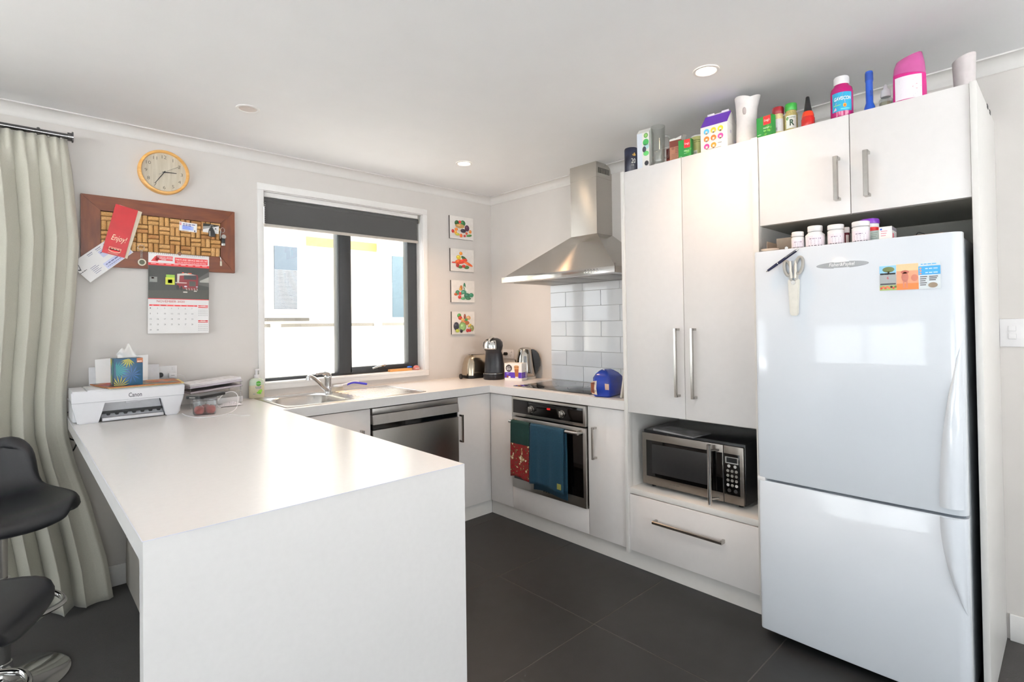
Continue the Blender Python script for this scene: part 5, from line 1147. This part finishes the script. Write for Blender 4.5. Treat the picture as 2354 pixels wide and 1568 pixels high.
jg = thing('plastic_jug', 'white plastic jug with a wavy rim and side grip holes beside the pod carton', 'jug', (-.475, -2.383, Z), 0)
g = G(); rows = []; n = 36; jp = [(.046, 0), (.047, .01), (.046, .06), (.044, .12), (.046, .17), (.052, .21), (.056, .232)]
rims = math.atan2(-.74, .67)
for r0, z in jp+[(.053, .232), (.043, .17), (.041, .1), (.043, .01)]:
    k = sm(.15, .232, z); rows.append([(r0*(1+.10*k*math.cos(2*PI*i/n-rims))*math.cos(2*PI*i/n), r0*math.sin(2*PI*i/n)*(1+.10*k*math.cos(2*PI*i/n-rims)), z-k*.020*(1-abs(math.cos(2*PI*i/n-rims))**.7)) for i in range(n)])
g.rings(rows).put('body', M('jug_white', '#eee9e8', .35), jg, local=True, smooth=60)
a_ = math.atan2(-.6, -.8)-.45; G().ball((.0455*math.cos(a_), .0455*math.sin(a_), .155), .008, .008, .018, n=12).put('grip_hole', M('jug_shadow', '#b9aeae', .6), jg, local=True, smooth=180)
boxitem('herb_box', 'larger green herb box with a red badge right of the white jug', 'box', (-.552, -2.458, Z), -100, .072, .03, .090, 'herb_green', lambda p: green_f(p, .072, .090))
def spice(label, x, y, lid, fill, lab, txt):
    r = lathe_thing('spice_jar', label, 'jar', x, y, Z, [(.024, 0), (.0255, .003), (.0255, .082), (.020, .094), (.020, .100)], fill, part='glass_jar')
    G().lathe([(.0225, .099), (.024, .101), (.024, .126), (.022, .130)], n=30).put('lid', lid, r, local=True, smooth=45)
    p = Print(fn=wrap(.0257, x, y)); p.rect(-.022, .018, .022, .074, lab, 8).up(); txt(p); p.put('label_print', r)
spice('glass spice jar with a dark red lid on the cupboard top', -.500, -2.532, M('lid_red', '#7d1420', .35), M('spice_cream', '#d9c796', .5, var=.1, scale=200), '#e6e2e6', lambda p: (lines(p, -.018, .066, .030, 5, .009, .002, '#9a96a0'), [p.rect(-.018+k*.0018, .024, -.0172+k*.0018, .036, '#4a4a4e') for k in range(8)]))
spice('glass spice jar with a green lid and large letter R on its label', -.500, -2.586, M('lid_green', '#2f8a34', .35), M('spice_herb', '#b3a56a', .6, var=.35, scale=260), '#eef0ea', lambda p: (p.text('ROSEMARY', -.012, .062, .006, '#2c3c2c', w=.030), p.text('R', .003, .030, .026, '#2c4a34', al='c', bold=.03, w=.018), p.ell(-.016, .062, .005, .007, '#4f9a3c')))
r = lathe_thing('glue_bottle', 'red bottle with a tall black nozzle cap on the cupboard top', 'bottle', -.528, -2.662, Z, [(.024, 0), (.0255, .003), (.0255, .035), (.022, .045), (.0225, .047), (.0185, .064), (.017, .066)], M('glue_red', '#a51a16', .25))
G().lathe([(.0165, .066), (.013, .085), (.0085, .115), (.007, .128), (.004, .131)], n=24).put('nozzle_cap', 'black_satin', r, local=True, smooth=45); G().lathe([(.0232, .044), (.0235, .048), (.0188, .065), (.0180, .065)], n=30).put('collar', M('glue_orange', '#c0341a', .3), r, local=True, smooth=45)
r = lathe_thing('medicine_bottle', 'magenta antacid bottle with a white cap on the cupboard top', 'bottle', -.522, -2.787, Z, [(.038, 0), (.040, .003), (.040, .105), (.037, .122), (.026, .134), (.025, .142)], M('magenta', '#96105a', .2))
G().lathe([(.0265, .138), (.0275, .141), (.0275, .166), (.025, .170)], n=34).put('cap', 'white_plastic', r, local=True, smooth=45)
p = Print(fn=wrap(.0402, -.522, -2.787)); p.rect(-.038, .022, .038, .098, '#1f8fb4', 12).up().face([(-.038, .098), (.006, .098), (-.002, .074), (-.016, .066), (-.038, .062)], '#d81e84').up(); p.text('GAVISCON', -.028, .066, .014, '#ffffff', w=.062, bold=.02, shear=.2).face([(-.024, .050), (.012, .056), (.010, .062), (-.020, .058)], '#f07ab4').rect(-.03, .046, -.004, .048, '#a8d84a', 3).ell(.010, .044, .006, .008, '#f0a030').up().ell(.010, .043, .003, .005, '#e0501e').rect(-.004, .028, .028, .032, '#6fc8dc', 4).face([(-.032, .026), (-.018, .028), (-.022, .040)], '#e8b0d0'); p.put('label_print', r)
tc = thing('torch', 'blue plastic torch standing on its head on the cupboard top', 'torch', (-.500, -2.878, Z))
G().lathe([(.019, 0), (.0195, .004), (.0185, .026), (.0125, .045), (.0122, .125), (.0135, .13), (.0135, .165), (.012, .169)], n=24).put('body', M('torch_blue', '#1d49a4', .3), tc, local=True, smooth=45); G().lathe([(.0137, .132), (.0139, .134), (.0139, .160), (.0137, .162)], n=24).put('grip_band', M('torch_dark', '#173a86', .4), tc, local=True); a_ = math.atan2(-.6, -.8); G().box(.0125*math.cos(a_)-.003, .0125*math.sin(a_)-.003, .07, .0125*math.cos(a_)+.003, .0125*math.sin(a_)+.003, .09, bev=.001).put('switch', 'torch_dark', tc, local=True)
r = lathe_thing('oil_refill', 'small clear glass refill bottle with a white cap on the cupboard top', 'bottle', -.465, -2.925, Z, [(.022, 0), (.024, .004), (.024, .048), (.016, .060), (.012, .064)], 'glass_clear')
G().lathe([(.016, .062), (.018, .066), (.016, .088), (.008, .094), (.006, .108), (.002, .112)], n=22).put('cap', 'white_plastic', r, local=True, smooth=45); G().lathe([(.0195, .002), (.0215, .005), (.0215, .040), (.001, .041)], n=24).put('liquid', M('oil_pale', '#d9d4b8', .1, trans=.5), r, local=True, smooth=45)
gs = thing('glass_ornament', 'small round clear glass ball beside the pump refill', 'ornament', (-.486, -2.967, Z)); G().ball((0, 0, .024), .022, n=20).put('ball', 'glass_clear', gs, local=True, smooth=180); G().cyl((0, 0, 0), (0, 0, .004), .012).put('foot', 'black_plastic', gs, local=True)
sy_ = thing('air_freshener', 'pink spray refill can with white label and red diamond on the cupboard top', 'air freshener', (-.525, -3.012, Z), math.radians(-74))
def oval(a, b, z, sk=0): return [(a*math.cos(2*PI*i/32), b*math.sin(2*PI*i/32), z+sk*math.cos(2*PI*i/32)) for i in range(32)]
G().rings([oval(.050, .030, 0), oval(.052, .032, .004), oval(.050, .031, .10, -.006)]).put('body', M('pink_can', '#a81e6c', .25), sy_, local=True, smooth=45); G().rings([oval(.050, .031, .1005, -.006), oval(.047, .029, .135, .002), oval(.040, .025, .165, .012), oval(.036, .022, .168, .012)]).put('cap', M('pink_cap', '#c05a98', .25, trans=.25), sy_, local=True, smooth=45)
p = Print(fn=lambda u, v, h: (u, -(.0322+h)*math.sqrt(max(0, 1-(u/.0535)**2)), v)); p.rect(-.046, .004, .034, .090, '#ece6ee', 14).up(); p.face([(.004, .045), (.018, .055), (.032, .045), (.018, .035)], '#c8242a'); lines(p, -.034, .082, .055, 4, .006, .002, '#b8b0bc'); lines(p, -.030, .022, .05, 3, .006, .002, '#b8b0bc'); p.put('label_print', sy_)
wj = thing('plastic_jug', 'white slant-topped plastic holder at the far end of the cupboard top', 'jug', (-.34, -3.150, Z))
G().rings([[(a*math.cos(2*PI*i/28), b*math.sin(2*PI*i/28), z+sk*(-math.sin(2*PI*i/28))) for i in range(28)] for a, b, z, sk in ((.028, .028, 0, 0), (.030, .030, .01, 0), (.036, .034, .12, .0), (.040, .036, .172, .012), (.037, .033, .172, .012), (.032, .030, .11, 0), (.026, .026, .01, 0))]).put('body', M('jug_grey', '#cfc8c8', .4), wj, local=True, smooth=60)
# ---------------------------------------------------------------- on top of the fridge
Z = 1.6155
def pill(label, x, y, r_, h, capr, caph, txt, shoulder=False):
    body = [(r_*.95, 0), (r_, .002), (r_, (h-caph)*.80), (capr*.98, (h-caph)*.95), (capr*.95, h-caph)] if shoulder else [(r_*.95, 0), (r_, .002), (r_, (h-caph)*.93), (capr*.9, h-caph-.001), (capr*.9, h-caph)]
    r = lathe_thing('pill_bottle', label, 'bottle', x, y, Z, body, 'white_plastic')
    G().lathe([(capr, h-caph+.0012), (capr*1.02, h-caph+.002), (capr*1.02, h-.002), (capr*.95, h)], n=34).put('cap', 'white_plastic', r, local=True, smooth=45)
    p = Print(fn=wrap(r_*1.003, x, y)); p.rect(-r_*1.1, .004, r_*1.1, (h-caph)*.72, '#ece2ea', 10).up(); p.bar(-r_*.6, (h-caph)*.50, r_*1.2, .006, '#9a8aa0')
    for k in range(3): p.rect(-r_*.8, (h-caph)*(.40-.10*k), r_*.7, (h-caph)*(.40-.10*k)+.0015, '#a89aae', 4)
    p.rect(-r_*1.0, .0042, r_*1.0, .007, '#4a4450', 6); p.put('label_print', r); return r
pill('small white pill bottle next to the open card tray on the fridge', -.648, -2.652, .0235, .070, .0215, .020, 'TABLETS')
pill('broad-shouldered white pill bottle with ribbed cap on the fridge', -.640, -2.714, .0345, .086, .026, .024, 'CAPSULES', True)
pill('straight white pill bottle left of the maroon vial on the fridge', -.642, -2.788, .0285, .080, .0275, .020, 'VITAMIN C')
pill('white pill bottle in front of the purple-lidded jar on the fridge', -.642, -2.872, .0295, .080, .0285, .020, 'SUPPLEMENT')
r = lathe_thing('medicine_vial', 'small maroon medicine vial with white cap on the fridge', 'bottle', -.580, -2.806, Z, [(.012, 0), (.0125, .002), (.0125, .050), (.011, .053)], M('maroon', '#6a2030', .25)); G().lathe([(.0135, .053), (.0138, .055), (.0138, .073), (.012, .075)], n=20).put('cap', 'white_plastic', r, local=True); p = Print(fn=wrap(.0127, -.58, -2.806)); p.rect(.0, .006, .011, .044, '#e0d6d2', 4); p.put('label_print', r)
r = lathe_thing('supplement_jar', 'red jar with a white neck and purple lid on the fridge', 'jar', -.555, -2.880, Z, [(.032, 0), (.034, .003), (.034, .058), (.032, .064)], M('jar_red', '#c22428', .3)); G().lathe([(.031, .064), (.032, .065), (.032, .078), (.031, .079)], n=30).put('neck', 'white_plastic', r, local=True); G().lathe([(.0335, .079), (.0345, .081), (.0335, .094), (.030, .098)], n=30).put('lid', M('lid_purple', '#6a2f9a', .35), r, local=True, smooth=45)
boxitem('medicine_box', 'small white and green medicine box beside the red jar on the fridge', 'box', (-.615, -2.893, Z), -95, .034, .02, .045, M('box_mint', '#d5e0da', .5), lambda p: lines(p, .005, .035, .022, 4, .007, .002, '#9ab0a6'))
boxitem('medicine_box', 'white medicine box with a pink square on its side on the fridge', 'box', (-.665, -2.934, Z), -88, .040, .085, .048, 'card_white', lambda p: (p.rect(.004, .036, .010, .042, '#2a4aa8'), lines(p, .006, .030, .02, 3, .008, .003, '#d08a98')), lambda p: (p.rect(.012, .006, .030, .024, '#e0345a'), p.rect(0, .034, .085, .047, '#8a8490'), lines(p, .04, .026, .03, 3, .006, .002, '#a8a0aa')))
boxitem('flat_carton', 'flat brown carton lying at the end of the fridge top', 'box', (-.56, -3.02, Z), -90, .085, .10, .018, M('card_tan', '#a88a6c', .6), lambda p: p.rect(0, .012, .085, .017, '#c9b49a'))
gl = thing('wire_frame', 'thin wire spectacles resting on the flat carton on the fridge', 'glasses', (-.50, -3.035, Z+.018))
G().tube(smooth_pts([(0, .02, .002), (0, .012, .016), (0, 0, .012), (0, -.015, .004)]), .0012, n=6).put('wire', 'black_plastic', gl, local=True); G().tube([(.03+.010*math.cos(a), .012+.014*math.sin(a), .0015) for a in [2*PI*i/16 for i in range(16)]], .0012, n=6, closed=True).put('lens_rim', 'black_plastic', gl, local=True)
ty = thing('card_tray', 'open brown card tray at the pantry end of the fridge top', 'tray', (-.55, -2.565, Z))
M('tray_brown', '#a39383', .7, var=.04)
G().box(-.055, -.048, 0, .055, .052, .002).put('bottom', 'tray_brown', ty, local=True)
for a in ((-.055, .050, 0, .055, .052, .052), (.053, -.048, 0, .055, .052, .075), (-.055, -.048, 0, .055, -.046, .068)): G().box(*a).put('side', 'tray_brown', ty, local=True, smooth=0)
ds = thing('saucer', 'small cream dish at the front left of the fridge top', 'dish', (-.655, -2.545, Z)); G().lathe([(.018, 0), (.020, .001), (.034, .009), (.036, .011), (.032, .011), (.015, .004)], n=30).put('dish', M('cream_glaze', '#e6d6c4', .25), ds, local=True, smooth=60)
vb = thing('glass_vial', 'tiny clear glass vial lying in front of the card tray', 'vial', (-.648, -2.605, Z)); G().cyl((-.01, -.006, .008), (.02, .004, .008), .008, n=18).put('glass', 'glass_clear', vb, local=True); G().cyl((-.016, -.008, .008), (-.01, -.006, .008), .006, n=14).put('stopper', 'nickel', vb, local=True)
# ---------------------------------------------------------------- on the fridge door
FXS = FX-.0045
pn = thing('pen', 'navy ballpoint pen stuck at a slant on the fridge door', 'pen', (FXS-.006, -2.612, 1.568))
a, b = Vector((0, .063, -.040)), Vector((0, -.063, .041)); L2 = lambda t: a+(b-a)*t
G().cyl(L2(.05), L2(.36), .0045, .0058, n=14).cyl(L2(.39), L2(.93), .0058, .0055, n=14).put('barrel', M('pen_navy', '#1c1f3c', .3), pn, local=True)
G().cyl(L2(0), L2(.055), .0012, .0042, n=12).cyl(L2(.36), L2(.39), .0060, n=14).cyl(L2(.93), L2(1.0), .0050, .003, n=12).put('metal_parts', 'chrome', pn, local=True); G().tube([L2(.93)+Vector((-.006, 0, 0)), L2(.62)+Vector((-.0085, 0, 0))], .0014).put('clip', 'chrome', pn, local=True)
ss = thing('scissors', 'grey-handled kitchen scissors in a white sheath on the fridge door', 'scissors', (FXS-.001, -2.655, 1.344))
def ov_ring(cy, cz, ry, rz_, tilt, r): return [(-.008, cy+ry*math.cos(t)*math.cos(tilt)-rz_*math.sin(t)*math.sin(tilt), cz+ry*math.cos(t)*math.sin(tilt)+rz_*math.sin(t)*math.cos(tilt)) for t in [2*PI*i/28 for i in range(28)]]
M('grip_grey', '#a9a6a0', .5); M('sheath_white', '#e2dfd6', .45)
G().prism([(-.012, .0), (.012, .0), (.016, .01), (.0215, .145), (.012, .145), (.0, .125), (-.012, .145), (-.022, .145), (-.016, .01)], 'x', -.012, -.0005, bev=.003).put('sheath', 'sheath_white', ss, local=True, smooth=50)
for s, k in ((1, .96), (-1, 1.08)):
    hn = G().tube(ov_ring(s*.0215, .190 if s > 0 else .199, .0125*k, .031*k, -s*.16, .0), .0058, n=10, closed=True).put('finger_loop', 'grip_grey', ss, local=True, smooth=80)
    G().tube([(-.0095, s*.006, .150), (-.0105, s*.009, .175), (-.0105, s*.0095, .20), (-.0095, s*.010, .219)], [.005, .0045, .0045, .004], n=10).put('handle_rail', 'sheath_white', ss, local=True, smooth=80)
    G().prism([(s*.002, .118), (s*.018, .150), (s*.020, .168), (s*.006, .160)], 'x', -.011, -.006, bev=.001).put('shank', 'grip_grey', ss, local=True)
G().cyl((-.010, 0, .132), (-.0145, 0, .132), .0085, n=22).put('pivot', 'nickel', ss, local=True)
mgt = thing('fridge_magnet', 'advertising magnet with an animal photo and blue panel on the fridge door', 'magnet', (FXS-.0005, -2.942, 1.428))
G().box(-.0012, -.173, 0, 0, 0, .090).put('sheet', M('magnet_white', '#dfe6ea', .3), mgt, local=True, smooth=0)
p = Print((-.0012, 0, 0), (0, -1, 0), (0, 0, 1))
p.rect(0, .060, .050, .088, '#8cc4e6').rect(0, .018, .050, .056, '#a8acae').rect(0, 0, .050, .018, '#9ab06a').rect(.050, .0, .113, .090, '#e09a78').rect(.113, .048, .173, .078, '#3a9ad6').up()
p.ell(.027, .074, .018, .010, '#5f6a3c').rect(.024, .060, .030, .068, '#5a4a34').rect(.002, .056, .048, .062, '#3c3e40').rect(.002, .020, .048, .025, '#3c3e40').rect(.050, .066, .113, .090, '#ecc79a').rect(.050, .0, .113, .022, '#d8763a'); p.bar(.005, .0575, .04, .004, '#e8eaea').text('6', .025, .040, .010, '#c83a3a', al='c')
for k in range(8): p.ell(.005+k*.006, .008+.004*(k % 2), .004, .004, random.choice(('#b83a2c', '#4a5a2c', '#d06a4a', '#3a2a24')), 8)
p.up(); p.ell(.075, .044, .010, .018, '#b06a5a').ell(.075, .062, .012, .006, '#a85a4c').rect(.069, .006, .073, .030, '#c07a68').rect(.078, .006, .082, .030, '#c07a68').ell(.102, .040, .010, .012, '#b8705a'); p.bar(.120, .083, .042, .005, '#4aa0d8').bar(.132, .067, .036, .006, '#cfe6f4').bar(.132, .053, .036, .006, '#cfe6f4')
for k in range(3): p.ell(.119, .053+k*.009, .003, .003, '#e08a6a', 8)
lines(p, .117, .040, .020, 5, .007, .003, '#4a4c50'); lines(p, .142, .040, .024, 3, .006, .003, '#3a3c40'); p.ell(.152, .012, .013, .009, '#8a7a68'); p.put('print', mgt)
# ---------------------------------------------------------------- bar stools
M('stool_black', '#222327', .42, var=.06, scale=300, bump=.12, bscale=700)
def stool(label, x, y, rz, zs):
    r = thing('bar_stool', label, 'stool', (x, y, .004), rz, 'black bar stools at the peninsula')
    prof = [(.225, -.035, .15), (.235, -.012, .17), (.215, .004, .20), (.15, .004, .225), (.05, -.004, .232), (-.05, -.004, .226), (-.13, .006, .210), (-.185, .040, .180), (-.212, .10, .165), (-.228, .165, .155), (-.238, .205, .135), (-.242, .222, .105), (-.243, .230, .06)]
    g = G(); rows = []
    for k, (d_, z, hw) in enumerate(prof):
        row = []; bk_ = sm(6, 9, k)
        for i in range(17):
            u = -1+i/8; lift = .03*abs(u)**2.5*(1-sm(4, 7.5, k))
            fwd = .055*bk_*u*u
            row.append((.88*hw*u, -(d_+fwd), zs+z+lift))
        rows.append(row)
    g.rings(rows, closed=False).put('seat_shell', 'stool_black', r, local=True, solid=.05, smooth=180, subd=1, recalc=True)
    G().lathe([(.20, 0), (.20, .004), (.19, .010), (.06, .022), (.045, .03), (.034, .05), (.030, .085)], n=48).put('base', 'chrome', r, local=True, smooth=40)
    G().cyl((0, 0, .05), (0, 0, zs*.62), .026, n=24).put('outer_post', 'chrome', r, local=True); G().cyl((0, 0, zs*.6), (0, 0, zs-.02), .018, n=24).put('gas_lift', 'nickel', r, local=True)
    G().cyl((0, 0, zs-.035), (0, 0, zs-.02), .10, n=28).put('mounting_plate', 'black_plastic', r, local=True)
    z = .30; G().tube(smooth_pts([(-.028, .0, z+.05), (-.12, -.06, z+.02), (-.145, -.15, z), (-.08, -.205, z), (0, -.215, z), (.08, -.205, z), (.145, -.15, z), (.12, -.06, z+.02), (.028, 0, z+.05)], 6), .010, n=12).put('footrest', 'chrome', r, local=True, smooth=60)
    return r
stool('black moulded bar stool with chrome base standing close to the curtain', -3.02, -.66, math.radians(12), .645)
stool('black moulded bar stool standing further from the curtain, beside the peninsula', -3.175, -1.30, math.radians(65), .52)
